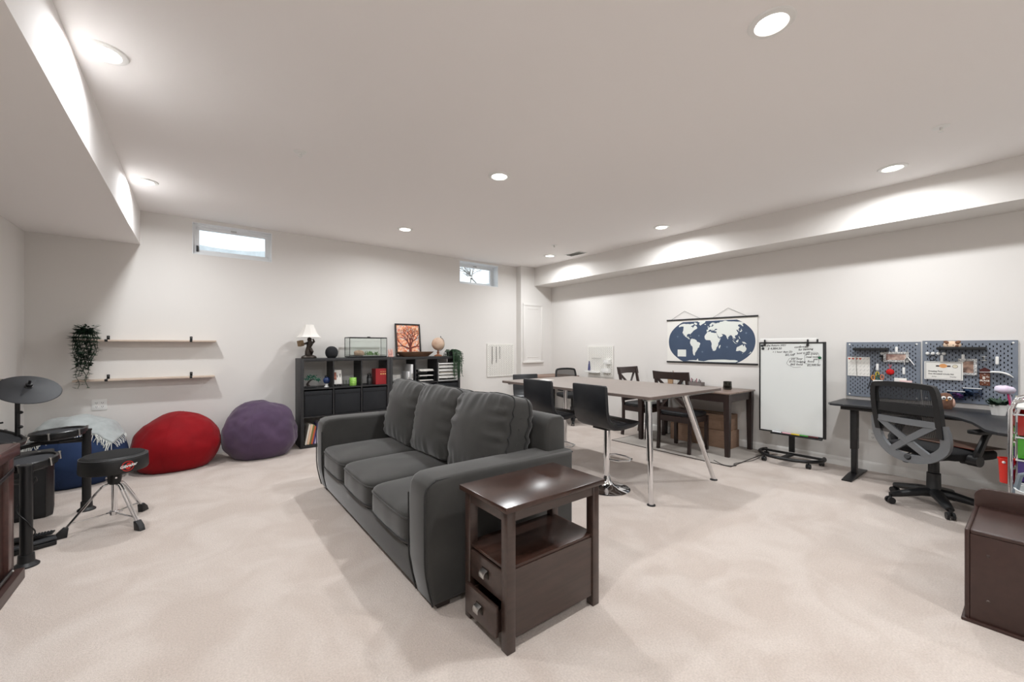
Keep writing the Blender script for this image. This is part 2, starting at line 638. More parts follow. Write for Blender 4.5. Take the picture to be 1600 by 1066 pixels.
# ------------------------------------------------------------------ sofa (faces -x in the room)
M_SOFA = mat('charcoal_microfibre', (54, 53, 51), 0.85, var=0.24, vscale=3.0, sheen=0.3, bump=0.15, bscale=420, spec=0.25)
M_PIPE = mat('sofa_piping', (30, 30, 30), 0.8, sheen=0.1)
SOFA = thing('sofa', 'charcoal grey three-seat sofa with loose back cushions in the middle of the room', 'sofa', (1.375, 2.935, 0), -PI / 2)
HW = 1.135
arm_prof = [(-.462, .028), (-.485, .12), (-.502, .22), (-.505, .34), (-.505, .545), (-.498, .60), (-.478, .632), (-.445, .647), (-.36, .652), (.505, .645), (.505, .028)]
for s in (-1, 1):
    x0, x1 = sorted((s * HW, s * (HW - .215)))
    a = MB().prism(arm_prof, x0, x1, 'x', bev=.028, seg=3).build('arm', M_SOFA, SOFA, sharp=60)
    xo = s * (HW - .012)
    xi = s * (HW - .205)
    pp = [(xo, y - .004 if y < -.4 else y, z - .012 if z > .6 else z) for y, z in arm_prof[:-1]]
    MB().tube(smooth_path(pp, 3), .0045, n=6).build('piping', M_PIPE, a)
    MB().tube(smooth_path([(xi, y - .002, z) for y, z in arm_prof[:5]], 3), .004, n=6).build('piping', M_PIPE, a)
# base rail under the cushions
MB().prism([(-.47, .05), (-.49, .14), (-.492, .235), (-.40, .24), (.49, .24), (.49, .05)], -HW + .215, HW - .215, 'x', bev=.008).build('base_rail', M_SOFA, SOFA)
# back frame
MB().prism([(.345, .06), (.345, .80), (.36, .84), (.39, .856), (.47, .856), (.495, .84), (.5, .80), (.5, .06)], -HW + .07, HW - .07, 'x', bev=.015, seg=2).build('back_frame', M_SOFA, SOFA, sharp=60)
for s in (-1, 1):
    for y in (-.40, .43):
        MB().prism([(s * 1.07 - .04, y - .035), (s * 1.07 + .04, y - .035), (s * 1.07 + .04, y + .035), (s * 1.07 - .04, y + .035)], 0, .032, 'z', bev=.004).build('leg', mat('sofa_leg', (48, 40, 36), .5), SOFA)
SW = (2 * HW - .43) / 3
for k in range(3):
    xc = (k - 1) * SW
    size = (SW - .004, .80, .20)
    puff = (0.002, .012, .028)
    c = cushion(size, 9, puff, cuts=18, wr=.006, wscale=7, seed=k * 7.3)
    o = c.build('seat_cushion', M_SOFA, SOFA, loc=(xc, -.105, .325), sharp=80)
    for w in (.62, -.62):
        loop = []
        for i in range(64):
            q = i / 16
            if q < 1: u, v = -1 + 2 * q, -1
            elif q < 2: u, v = 1, -1 + 2 * (q - 1)
            elif q < 3: u, v = 1 - 2 * (q - 2), 1
            else: u, v = -1, 1 - 2 * (q - 3)
            loop.append(cushion_map(u, v, w, (size[0] + .004, size[1] + .006, size[2]), 9, puff))
        MB().tube(loop, .0045, n=6, closed=True).build('piping', M_PIPE if w < 0 else M_SOFA, o)


def back_cushion(k):
    w, d, h = SW + .035, .24, .55
    b = bmesh.new()
    bmesh.ops.create_cube(b, size=2.0)
    bmesh.ops.subdivide_edges(b, edges=list(b.edges), cuts=30, use_grid_fill=True)
    size = (w, d, h)
    puff = (.0, .06, .0)

    def place(u):
        p = cushion_map(u.x, u.y, u.z, size, 9, puff)
        e = max(abs(u.x), abs(u.z))
        ax = abs(p.x) / (w / 2)
        az = abs(p.z) / (h / 2)
        # gathers that run in from the welted edges
        g = max(0, (ax - .45)) * noise.noise(Vector((k * 5 + 1.7, p.z * 24, p.x * 3))) * .05 + max(0, (az - .45)) * noise.noise(Vector((p.x * 22, k * 3.1, p.z * 3))) * .045
        p.y += g * (1 if u.y > 0 else -1) * .9
        p.z += .014 * noise.noise(Vector((p.x * 5 + k * 4, 2.2, 1.1))) * (1 if u.z > 0 else 0)
        p.x += .010 * noise.noise(Vector((9.2, p.z * 6 + k * 2, p.y * 4)))
        p.z -= .012 * (p.x / (w / 2)) ** 2 * max(0, u.z)
        return p
    for v in b.verts:
        v.co = place(v.co.copy())
    o = MB().merge(b).build('back_cushion', M_SOFA, SOFA, sharp=80)
    o.location = ((k - 1) * (SW + .012), .20, .70)
    o.rotation_euler = (R(-13), R((1.5, -1.5, -3)[k]), 0)
    for v_ in (-.55, .55):
        loop = []
        N = 96
        for i in range(N):
            q = i / (N / 4)
            if q < 1: u, w2 = -1 + 2 * q, -1
            elif q < 2: u, w2 = 1, -1 + 2 * (q - 1)
            elif q < 3: u, w2 = 1 - 2 * (q - 2), 1
            else: u, w2 = -1, 1 - 2 * (q - 3)
            p = place(Vector((u, v_, w2)))
            loop.append(p + p.normalized() * .002)
        MB().tube(loop, .0048, n=6, closed=True).build('piping', M_PIPE, o)


for k in range(3):
    back_cushion(k)

# ------------------------------------------------------------------ end table
M_ETOP = mat('polished_espresso', (64, 42, 34), 0.26, var=0.35, vscale=3.5, stretch=(1, 3, 3), rgb2=(46, 32, 27))
ET = thing('end_table', 'dark brown wooden end table with two drawers against the sofa arm', 'side table', (1.318, 1.535, 0))
LX, LY = .29, .17
MB().bb(-LX - .022, LX + .022, -LY - .022, LY + .02, .605, .63, .004).build('table_top', M_ETOP, ET)
for sx in (-1, 1):
    for sy in (-1, 1):
        MB().bb(sx * LX, sx * (LX - .045), sy * LY, sy * (LY - .045), 0, .605, .003).build('leg', M_WALNUT, ET)
ap = MB()
for s in (-1, 1):
    ap.bb(-LX + .045, LX - .045, s * (LY - .004), s * (LY - .024), .555, .605)
    ap.bb(s * (LX - .004), s * (LX - .024), -LY + .045, LY - .045, .555, .605)
ap.build('apron', M_WALNUT, ET)
MB().bb(-LX + .008, LX - .02, -LY + .012, LY - .012, .345, .36, .002).build('shelf', M_ETOP, ET)
for s in (-1, 1):
    MB().bb(-LX + .045, LX - .045, s * (LY - .008), s * (LY - .022), .055, .345).build('side_panel', M_WALNUT, ET)
MB().bb(LX - .02, LX - .008, -LY + .045, LY - .045, .055, .345).build('back_panel', M_WALNUT, ET)
MB().bb(-LX + .02, LX - .02, -LY + .024, LY - .024, .05, .062).build('bottom_board', M_WALNUT, ET)
for (z0, z1, out) in ((.205, .335, .0), (.058, .19, .032)):
    y0, y1 = -LY + .047, LY - .047
    xf = -LX + .004 - out
    d = MB().bb(xf, xf + .018, y0, y1, z0, z1, .003).bb(xf + .018, xf + .40, y0 + .008, y0 + .018, z0 + .012, z1 - .03).bb(xf + .018, xf + .40, y1 - .018, y1 - .008, z0 + .012, z1 - .03).bb(xf + .018, xf + .40, y0 + .018, y1 - .018, z0 + .012, z0 + .02).build('drawer', M_WALNUT, ET)
    zc = (z0 + z1) / 2 + .005
    hb = MB().bb(xf - .003, xf, -.026, .026, zc - .02, zc + .02, .001).build('handle_plate', mat('pewter_dark', (70, 66, 62), .35, metal=1), d)
    hp = [(-.022, zc + .014), (-.022, zc - .010), (-.019, zc - .014), (.019, zc - .014), (.022, zc - .010), (.022, zc + .014)]
    MB().prism([(-.003, zc + .017), (-.020, zc + .012), (-.026, zc), (-.024, zc - .014), (-.020, zc - .014), (-.021, zc), (-.016, zc + .008), (-.003, zc + .011)], -.020, .020, 'y', bev=.002, M=Matrix.Translation((xf, 0, 0))).build('handle', M_STEEL, d)

# ------------------------------------------------------------------ cube bookcases
M_KBLACK = mat('black_brown_veneer', (36, 36, 38), 0.5, var=0.15, vscale=8, stretch=(1, 1, 8))
M_BIN = mat('black_bin_fabric', (24, 26, 30), 0.9, bump=0.2, bscale=600)
KD = .35; KW = 1.155; KH = 1.14; KY = 5.70


def bookcase(x0, label):
    t = thing('cube_bookcase', label, 'bookcase', (x0 + KW / 2, KY, 0), 0, 'cube bookcases on the back wall')
    hw = KW / 2
    for s in (-1, 1):
        MB().bb(s * hw, s * (hw - .038), 0, KD, 0, KH, .0015).build('side_panel', M_KBLACK, t)
    MB().bb(-hw + .038, hw - .038, 0, KD, KH - .038, KH, .0015).build('top_board', M_KBLACK, t)
    MB().bb(-hw + .038, hw - .038, 0, KD, 0, .038, .0015).build('bottom_board', M_KBLACK, t)
    cw = (KW - .076 - .032) / 3
    ch = (KH - .076 - .032) / 3
    for r in (1, 2):
        z = .038 + r * ch + (r - 1) * .016
        MB().bb(-hw + .038, hw - .038, .003, KD - .003, z, z + .016).build('shelf', M_KBLACK, t)
    for r in range(3):
        z0 = .038 + r * (ch + .016)
        for c in (1, 2):
            x = -hw + .038 + c * cw + (c - 1) * .016
            MB().bb(x, x + .016, .004, KD - .004, z0, z0 + ch).build('divider', M_KBLACK, t)
    return t, cw, ch


K1, CW, CH = bookcase(1.032, 'black open cube bookcase holding a lamp and terrarium, left of the pair')
K2, CW, CH = bookcase(2.190, 'black open cube bookcase topped by a tree picture and globe, right of the pair')


def cell(k, c, r):
    """left x, right x, floor z of a cell; r counts from the top"""
    x0 = (1.032, 2.190)[k] + .038 + c * (CW + .016)
    z0 = .038 + (2 - r) * (CH + .016)
    return x0, x0 + CW, z0


def fabric_bin(k, c, r, label):
    x0, x1, z0 = cell(k, c, r)
    w = CW - .016
    t = thing('storage_bin', label, 'storage bin', ((x0 + x1) / 2, KY, z0 + .001), 0, 'black storage bins')
    hh = CH - .022
    d0, d1 = .012, .335
    bx = MB().bb(-w / 2, w / 2, d0, d0 + .008, 0, hh, .003).bb(-w / 2, w / 2, d1 - .008, d1, 0, hh).bb(-w / 2, -w / 2 + .008, d0 + .008, d1 - .008, 0, hh).bb(w / 2 - .008, w / 2, d0 + .008, d1 - .008, 0, hh).bb(-w / 2 + .008, w / 2 - .008, d0 + .008, d1 - .008, 0, .008)
    bx.build('bin_body', M_BIN, t)
    rim = MB().bb(-w / 2 - .001, w / 2 + .001, d0 - .003, d0, hh - .05, hh + .001, .001)
    rim.build('front_band', mat('bin_band', (30, 32, 36), .9), t)
    MB().bb(-w / 2 + .012, w / 2 - .012, d0 - .002, d0, .012, hh - .062, .001).build('front_panel', M_BIN, t)


for c, nm in enumerate(('leftmost', 'middle', 'rightmost')):
    fabric_bin(0, c, 1, 'black fabric bin, %s in the second row of the lamp bookcase' % nm)
    fabric_bin(1, c, 1, 'black fabric bin, %s in the second row of the globe bookcase' % nm)

# things on top of the bookcases ------------------------------------
ZT = KH
# table lamp with a figurine base
t = thing('table_lamp', 'small table lamp with ivory flared shade and bronze figurine base', 'lamp', (1.16, 5.86, ZT))
M_BRONZE = mat('dark_bronze', (52, 44, 38), .4, metal=.5, var=.3, vscale=20)
MB().lathe([(0, 0), (.09, 0), (.095, .01), (.085, .03), (.06, .042), (.04, .048), (0, .05)], n=24, sy=.8).build('base', M_BRONZE, t)
fg = MB()
fg.tube([(-.01, 0, .045), (-.012, 0, .09), (.0, 0, .15), (.012, 0, .195), (.01, 0, .225)], [.042, .036, .030, .042, .03], n=12)
fg.ball((.006, -.005, .245), (.028, .028, .032))
fg.tube([(.04, 0, .20), (.06, -.01, .22), (.045, -.015, .255)], [.016, .014, .010], n=8)
fg.tube([(-.02, 0, .20), (-.055, -.01, .19), (-.09, -.01, .20)], [.016, .013, .011], n=8)
fg.tube([(.02, -.01, .05), (.03, -.03, .09), (.01, -.02, .13)], [.02, .022, .024], n=8)
fg.build('figurine', M_BRONZE, t)
MB().box((-.10, -.005, .195), (.055, .07, .075), rot=(0, R(-12), R(20)), bev=.006).build('bundle', mat('old_gold', (110, 88, 60), .55, var=.35, vscale=25), t)
MB().cyl((.004, 0, .27), (.004, 0, .40), .007, n=10).build('stem', M_BRONZE, t)
M_SHADE = mat('lamp_shade_fabric', (240, 236, 230), .85)
sh = []
for k in range(9):
    q = k / 8
    sh.append((.15 - .092 * (q ** .62), .275 + .165 * q))
MB().lathe(sh + [(r - .003, z) for r, z in reversed(sh)], n=8).build('lamp_shade', M_SHADE, t, sharp=20)

t = thing('smart_speaker', 'black fabric ball-shaped speaker between the lamp and terrarium', 'speaker', (1.425, 5.80, ZT))
MB().lathe([(0, .0), (.045, .0), (.05, .006), (0.068, .025), (.078, .055), (.080, .08), (.074, .11), (.058, .137), (.035, .153), (.012, .158), (0, .158)], n=32).build('fabric_body', mat('speaker_mesh', (32, 33, 36), .95, bump=.5, bscale=500), t)
MB().lathe([(.046, 0), (.052, 0), (.056, .008), (.050, .008)], n=28).build('light_ring', M_BLACK, t)

# terrarium
M_TANK = glass_mat('tank_glass', (251, 253, 252))
t = thing('terrarium', 'glass terrarium tank with a black rim, gravel and plants on the bookcase', 'terrarium', (1.90, 5.86, ZT))
a, b_, hh = .26, .12, .27
MB().bb(-a, a, -b_, b_, .004, .02, .004).build('base_rim', M_BLACK, t)
for (x0, x1, y0, y1) in ((-a + .004, a - .004, -b_ + .003, -b_ + .007), (-a + .004, a - .004, b_ - .007, b_ - .003), (-a + .004, -a + .008, -b_ + .007, b_ - .007), (a - .008, a - .004, -b_ + .007, b_ - .007)):
    MB().bb(x0, x1, y0, y1, .02, hh).build('pane', M_TANK, t)
lid = MB().bb(-a, a, -b_, -b_ + .014, hh, hh + .014, .002).bb(-a, a, b_ - .014, b_, hh, hh + .014, .002).bb(-a, -a + .014, -b_ + .014, b_ - .014, hh, hh + .014).bb(a - .014, a, -b_ + .014, b_ - .014, hh, hh + .014).bb(-.02, .02, -b_ - .004, -b_ + .01, hh + .012, hh + .022, .002)
lid.build('lid_rim', M_BLACK, t)
for sx in (-1, 1):
    for sy in (-1, 1):
        MB().bb(sx * a, sx * (a - .007), sy * b_, sy * (b_ - .007), .02, hh).build('corner_post', M_BLACK, t)
gr = MB()
N = 24
vv = []
for j in range(9):
    for i in range(N + 1):
        x = -a + .01 + (2 * a - .02) * i / N
        y = -b_ + .01 + (2 * b_ - .02) * j / 8
        vv.append((x, y, .032 + .012 * noise.noise(Vector((x * 12, y * 12, 1)))))
gr.add(vv, [[j * (N + 1) + i, j * (N + 1) + i + 1, (j + 1) * (N + 1) + i + 1, (j + 1) * (N + 1) + i] for j in range(8) for i in range(N)])
gr.build('gravel', mat('gravel', (120, 112, 104), .95, var=.35, vscale=70, bump=.8, bscale=120, bdist=.004), t)
rk = MB().ball((-.10, -.01, .055), (.075, .05, .05), 12, 8)
for v in rk.bm.verts:
    v.co += v.co.normalized() * .02 * noise.noise(v.co * 30)
rk.build('rock_hide', mat('rock', (168, 140, 118), .9, var=.3, vscale=25), t)
random.seed(11)
pl = MB()
for k in range(46):
    bx, by = random.uniform(-.02, .17), random.uniform(-.07, .05)
    d = Vector((random.uniform(-.7, .7), random.uniform(-.6, .6), 1)).normalized()
    L = random.uniform(.04, .085)
    sd = d.cross(Vector((random.random(), random.random(), .1))).normalized() * .007
    p = Vector((bx, by, .03))
    pl.add([p - sd * .5, p + sd * .5, p + d * L * .6 + sd, p + d * L + Vector((0, 0, -.012)), p + d * L * .6 - sd], [[0, 1, 2, 3, 4]])
o = pl.build('plants', mat('tank_plants', (74, 120, 62), .5, rgb2=(120, 160, 90), vscale=30), t)
o['kind'] = 'stuff'

# pink crystal salt lamp / glass trinkets
t = thing('crystal_holder', 'small pink crystal candle holder right of the terrarium', 'candle holder', (2.235, 5.80, ZT))
M_PINK = mat('pink_crystal', (222, 176, 166), .25, var=.2, vscale=30)
MB().lathe([(0, 0), (.04, 0), (.045, .012), (.038, .02), (0, .02)], n=8).build('base', M_PINK, t, sharp=20)
for k in range(6):
    a_ = k * PI / 3
    MB().lathe([(.011, 0), (.012, .05 + .03 * (k % 2)), (0, .075 + .035 * (k % 2))], n=6, c=(.028 * math.cos(a_), .028 * math.sin(a_), .018)).build('crystal', M_PINK, t, sharp=20)

# framed tree picture
FX, FZ = .205, .255
t = thing('framed_picture', 'black framed picture of a red-leaved tree leaning on the wall', 'picture', (2.60, 5.995, ZT), 0)
t.rotation_euler = (R(-7), 0, R(0))
M_FRAME = mat('black_frame', (24, 22, 22), .4)
for (x0, x1, z0, z1) in ((-FX, FX, 0, .022), (-FX, FX, 2 * FZ - .022, 2 * FZ), (-FX, -FX + .022, .022, 2 * FZ - .022), (FX - .022, FX, .022, 2 * FZ - .022)):
    MB().bb(x0, x1, -.02, 0, z0, z1, .002).build('frame_bar', M_FRAME, t)
m = bpy.data.materials.new('tree_print')
m.use_nodes = True
nt = m.node_tree
bs = nt.nodes['Principled BSDF']
bs.inputs['Roughness'].default_value = .6
tc = nt.nodes.new('ShaderNodeTexCoord')
vo = nt.nodes.new('ShaderNodeTexVoronoi')
vo.inputs['Scale'].default_value = 42
nt.links.new(tc.outputs['Object'], vo.inputs['Vector'])
rp = nt.nodes.new('ShaderNodeValToRGB')
cr = rp.color_ramp
cols = [(.0, (214, 96, 60)), (.2, (244, 190, 150)), (.38, (232, 122, 74)), (.55, (250, 224, 196)), (.72, (240, 160, 110)), (.88, (206, 214, 216)), (1, (222, 110, 80))]
cr.elements[0].color = (*lin(cols[0][1]), 1)
cr.elements[1].color = (*lin(cols[-1][1]), 1)
for p_, c_ in cols[1:-1]:
    e = cr.elements.new(p_)
    e.color = (*lin(c_), 1)
sx = nt.nodes.new('ShaderNodeSeparateColor')
nt.links.new(vo.outputs['Color'], sx.inputs[0])
nt.links.new(sx.outputs[0], rp.inputs[0])
nt.links.new(rp.outputs[0], bs.inputs['Base Color'])
cv = MB().bb(-FX + .022, FX - .022, -.010, -.002, .022, 2 * FZ - .022).build('canvas', m, t)
random.seed(5)
br = MB()


def branch(p, ang, L, w, depth, y):
    q = p + Vector((math.cos(ang), math.sin(ang))) * L
    q.x = max(-FX + .03, min(FX - .03, q.x))
    q.y = max(.03, min(2 * FZ - .03, q.y))
    d = (q - p)
    if d.length < .004:
        return
    nrm = Vector((-d.y, d.x)).normalized()
    w2 = w * .72
    br.flat([p - nrm * w, q - nrm * w2, q + nrm * w2, p + nrm * w], y)
    if depth:
        for s in ((-1, 1) if depth < 5 else (-1, 0, 1)):
            branch(q, ang + s * random.uniform(.3, .62) + random.uniform(-.12, .12), L * random.uniform(.66, .86), w2 * .8, depth - 1, y - .00002)


branch(Vector((.03, .03)), PI / 2 + .02, .115, .027, 6, -.0106)
branch(Vector((.02, .12)), PI - .35, .12, .014, 4, -.0107)
branch(Vector((.04, .13)), .3, .10, .013, 4, -.0108)
br.build('tree_print', mat('tree_print_brown', (112, 44, 32), .6), cv, keepn=True)

t = thing('wooden_tray', 'long brown wooden dough bowl lying in front of the tree picture', 'bowl', (2.63, 5.83, ZT))
prof_o = [(-.30, .075), (-.215, .004), (-.20, 0), (.20, 0), (.215, .004), (.30, .075)]
tr = MB()
rings = []
for (hx, hy, z) in ((.195, .05, 0), (.215, .06, .006), (.30, .095, .075), (.288, .085, .075), (.205, .05, .018), (.12, .03, .014)):
    rings.append([tr.bm.verts.new((hx * math.copysign(abs(math.cos(a)) ** .45, math.cos(a)), hy * math.copysign(abs(math.sin(a)) ** .6, math.sin(a)), z)) for a in [2 * PI * (i + .5) / 40 for i in range(40)]])
for A, B in zip(rings, rings[1:]):
    for i in range(40):
        tr.bm.faces.new([A[i], A[(i + 1) % 40], B[(i + 1) % 40], B[i]])
tr.bm.faces.new(rings[0])
tr.bm.faces.new(rings[-1])
tr.build('tray_body', mat('walnut_bowl', (112, 82, 62), .55, var=.3, vscale=6, stretch=(1, 8, 8)), t)

t = thing('desk_globe', 'small beige antique-style globe on a wooden stand', 'globe', (3.03, 5.85, ZT))
MB().lathe([(0, 0), (.062, 0), (.064, .012), (.05, .02), (.02, .03), (.016, .05), (.026, .06), (.014, .075), (.010, .095), (0, .095)], n=28).build('stand', mat('stand_wood', (150, 98, 68), .4, var=.2, vscale=20), t)
arc = [(.112 * math.sin(a), 0, .195 - .112 * math.cos(a)) for a in [R(-8 + 165 * i / 20) for i in range(21)]]
MB().tube(arc, .004, n=6).build('meridian_arm', M_BRONZE, t)
MB().ball((0, 0, .195), .102, 32, 18).build('globe_ball', mat('antique_map', (214, 190, 168), .5, rgb2=(182, 150, 128), vscale=9), t)
MB().cyl((.040, 0, .298), (.048, 0, .32), .006, n=8).build('pole_knob', M_BLACK, t)

t = thing('trailing_plant', 'green trailing string plant hanging over the bookcase corner', 'plant', (3.24, 5.84, ZT))
MB().lathe([(0, 0), (.05, 0), (.065, .07), (.060, .07), (.05, .055), (0, .055)], n=20).build('pot', M_BLACK, t)
random.seed(21)
fo = MB()
for k in range(70):
    a_ = random.uniform(0, 2 * PI)
    fr_ = random.random() < .7
    dx, dy = (random.uniform(-.03, .13), -random.uniform(.14, .20)) if fr_ else (.10 * math.cos(a_), .10 * math.sin(a_))
    L = random.uniform(.1, .42) if fr_ else random.uniform(.02, .06)
    p0 = Vector((.03 * math.cos(a_), .03 * math.sin(a_), .06))
    p1 = Vector((dx * .6, dy * .6, .13 + random.uniform(0, .035)))
    p2 = Vector((dx, dy, .04))
    path = bez(p0, p1, p2, 6) + [Vector((dx + random.uniform(-.01, .01), dy - .004, .04 - L * q)) for q in (.25, .5, .75, 1)]
    if k % 3 == 0:
        path = [Vector((-(p.y) * .9 + .0, p.x, p.z)) for p in path]
        for p in path:
            p.x = max(p.x, p.x)
        path = [Vector((max(p.x, .118) if p.z < .0 else p.x, p.y, p.z)) for p in path]
    else:
        path = [Vector((p.x, min(p.y, -.155) if p.z < .0 else p.y, p.z)) for p in path]
    fo.tube(path, .0035, n=4)
    for p in path[3:]:
        for q in range(2):
            d = Vector((random.uniform(-1, 1), random.uniform(-1, .4), random.uniform(-.8, .3))).normalized()
            sd = d.cross(Vector((.3, .5, .7))).normalized() * .004
            fo.add([p, p + d * .012 + sd, p + d * .024, p + d * .012 - sd], [[0, 1, 2, 3]])
o = fo.build('foliage', M_GREEN, t)
o['kind'] = 'stuff'

# things in the cells ---------------------------------------------
x0, x1, z0 = cell(0, 0, 0)
t = thing('bonsai', 'miniature bonsai tree with teal leaves in the top left cubby', 'plant', (x0 + .09, KY + .10, z0))
MB().bb(-.055, .075, -.04, .04, 0, .022, .006).build('tray', M_BLACK, t)
MB().tube([(-.015, 0, .015), (-.03, 0, .05), (-.01, 0, .085), (.02, 0, .105), (.05, 0, .11)], [.022, .015, .012, .008, .005], n=8).build('trunk', mat('bonsai_trunk', (40, 30, 26), .8), t)
random.seed(8)
fo = MB()
for (cx, cz, rx) in ((-.03, .115, .035), (.015, .145, .05), (.06, .12, .045), (.095, .095, .03)):
    for k in range(40):
        p = Vector((cx + random.gauss(0, rx * .5), random.gauss(0, .022), cz + random.gauss(0, .012)))
        d = Vector((random.uniform(-1, 1), random.uniform(-1, 1), random.uniform(-.3, .7))).normalized()
        sd = d.cross(Vector((.2, .9, .3))).normalized() * .006
        fo.add([p, p + d * .01 + sd, p + d * .02, p + d * .01 - sd], [[0, 1, 2, 3]])
o = fo.build('foliage', mat('teal_leaf', (28, 112, 88), .5), t)
o['kind'] = 'stuff'

t = thing('plasma_globe', 'small dark blue glass orb on a white stand in the left cubby', 'orb', (x0 + .29, KY + .09, z0))
MB().lathe([(0, 0), (.03, 0), (.03, .006), (.02, .012), (.018, .035), (.026, .045), (0, .046)], n=20).build('stand', M_WHITE, t)
MB().ball((0, 0, .09), (.043, .043, .048), 24, 14).build('orb_glass', mat('blue_orb', (34, 52, 96), .15, var=.5, vscale=20), t)
MB().lathe([(0, .0), (.026, 0), (.026, .012), (.014, .02), (0, .02)], n=16, c=(0, 0, .135)).build('orb_cap', M_BLACK, t)

x0, x1, z0 = cell(0, 1, 0)
t = thing('display_plate', 'white illustrated card on a small black easel in the middle cubby', 'card', (x0 + .058, KY + .09, z0), 0)
pl_ = MB().box((0, .0, .125), (.115, .006, .19), rot=(R(-12), 0, 0), bev=.002).build('card', M_PAPER, t)
pr = MB()
pr.box((-.028, -.0042, .14), (.034, .001, .10), rot=(R(-12), 0, 0))
pr.build('picture_print', mat('card_print', (196, 128, 104), .7, rgb2=(120, 70, 60), vscale=40), pl_)
ln_ = MB()
ln_.tube([(.0, -.0065, .15), (.005, .0, .10), (.02, .004, .08), (.035, .001, .09), (.038, -.006, .15), (.034, -.01, .17)], .003, n=6)
ln_.build('ink_line', M_INK, pl_)
es = MB()
for s in (-1, 1):
    es.tube([(s * .03, .03, .06), (s * .034, -.005, .012), (s * .034, -.04, .006), (s * .034, -.045, .03)], .005, n=6)
    es.tube([(s * .03, .03, .06), (s * .02, .06, .004)], .004, n=6)
es.tube([(-.03, .03, .06), (.03, .03, .06)], .004, n=6)
es.build('easel', M_BLACK, t)
for k, (dx, dy) in enumerate(((.165, .12), (.205, .14))):
    t = thing('glass_tumbler', ('clear glass tumbler next to the easel card' if k == 0 else 'clear glass tumbler next to the green candle'), 'glass', (x0 + dx, KY + dy, z0), 0, 'clear tumblers')
    MB().lathe([(0, 0), (.018, 0), (.021, .075), (.019, .075), (.0165, .006), (0, .006)], n=18).build('tumbler_glass', M_TANK, t)
t = thing('candle_jar', 'round green patterned candle holder in the middle cubby', 'candle holder', (x0 + .262, KY + .08, z0))
mg = bpy.data.materials.new('lime_lattice')
mg.use_nodes = True
nt = mg.node_tree
bs = nt.nodes['Principled BSDF']
bs.inputs['Roughness'].default_value = .4
tc = nt.nodes.new('ShaderNodeTexCoord')
mp = nt.nodes.new('ShaderNodeMapping')
mp.inputs['Rotation'].default_value = (0, R(45), 0)
nt.links.new(tc.outputs['Object'], mp.inputs[0])
ck = nt.nodes.new('ShaderNodeTexChecker')
ck.inputs['Scale'].default_value = 62
ck.inputs['Color1'].default_value = (*lin((112, 186, 44)), 1)
ck.inputs['Color2'].default_value = (*lin((196, 232, 140)), 1)
nt.links.new(mp.outputs[0], ck.inputs['Vector'])
nt.links.new(ck.outputs[0], bs.inputs['Base Color'])
MB().lathe([(0, 0), (.042, 0), (.046, .006), (.046, .104), (.042, .11), (.040, .104), (.040, .02), (0, .02)], n=32).build('holder', mg, t)
MB().lathe([(0, .02), (.038, .02), (.038, .085), (0, .085)], n=20).build('candle_wax', M_PAPER, t)

x0, x1, z0 = cell(0, 2, 0)
t = thing('thermos', 'small black and grey insulated bottle beside the red books', 'bottle', (x0 + .125, KY + .10, z0))
MB().lathe([(0, 0), (.03, 0), (.033, .005), (.033, .09), (.030, .098), (0, .098)], n=24).build('bottle_body', mat('grey_steel', (86, 88, 90), .35, metal=.7), t)
MB().lathe([(.033, .09), (.034, .095), (.026, .125), (.018, .128), (.018, .14), (0, .14)], n=20).build('lid', M_BLACK, t)
MB().tube([(-.024, 0, .122), (-.022, 0, .15), (.0, 0, .158), (.022, 0, .15), (.024, 0, .122)], .005, n=6).build('carry_loop', M_BLACK, t)


def book(loc, w, d, h, rgb, label, lean=0.0, group=None, band=None, name='book'):
    t = thing(name, label, 'book', loc, 0, group)
    t.rotation_euler = (0, lean, 0)
    nm = 'cover_%d_%d_%d' % rgb
    cm = mat(nm, rgb, .45)
    MB().bb(0, .002, 0, d, 0, h).bb(w - .002, w, 0, d, 0, h).bb(.002, w - .002, 0, .002, 0, h).build('cover', cm, t)
    MB().bb(.002, w - .002, .003, d - .004, .003, h - .003).build('pages', M_PAPER, t)
    if band:
        MB().bb(.004, w - .004, -.0006, 0, h * .62, h * .70).bb(.004, w - .004, -.0006, 0, h * .80, h * .83).build('spine_print', mat('gilt', band, .4), t)
    return t


xb = x0 + .195
for k, (w, h) in enumerate(((.030, .222), (.030, .222), (.030, .222), (.030, .222), (.030, .222))):
    book((xb, KY + .03, z0 + .0005), w - .001, .17, h, (150, 28, 34), '%s red hardback of five in the top right cubby' % ('first', 'second', 'third', 'fourth', 'fifth')[k], 0, 'red hardback set', (214, 170, 110) if k > 1 else None)
    xb += w
# bottom shelf books, leaning
x0, x1, z0 = cell(0, 0, 2)
xb = x0 + .015
for k, (w, h, rgb, d, nm) in enumerate(((.02, .26, (222, 214, 200), .19, 'cream'), (.026, .255, (226, 190, 160), .18, 'peach'), (.014, .25, (120, 130, 70), .18, 'olive'), (.02, .23, (196, 96, 60), .17, 'orange'), (.016, .26, (70, 60, 120), .19, 'violet'), (.03, .28, (214, 204, 226), .2, 'lilac'), (.03, .21, (206, 44, 34), .17, 'red'), (.024, .22, (40, 60, 110), .18, 'navy'), (.03, .24, (60, 110, 90), .18, 'green'))):
    book((xb, KY + .02, z0 + .001 + w * math.sin(R(11))), w, d, h, rgb, '%s book leaning in the bottom left cubby behind the sofa' % nm, R(11), 'leaning books on the bottom shelf')
    xb += (w + .003) / math.cos(R(11))

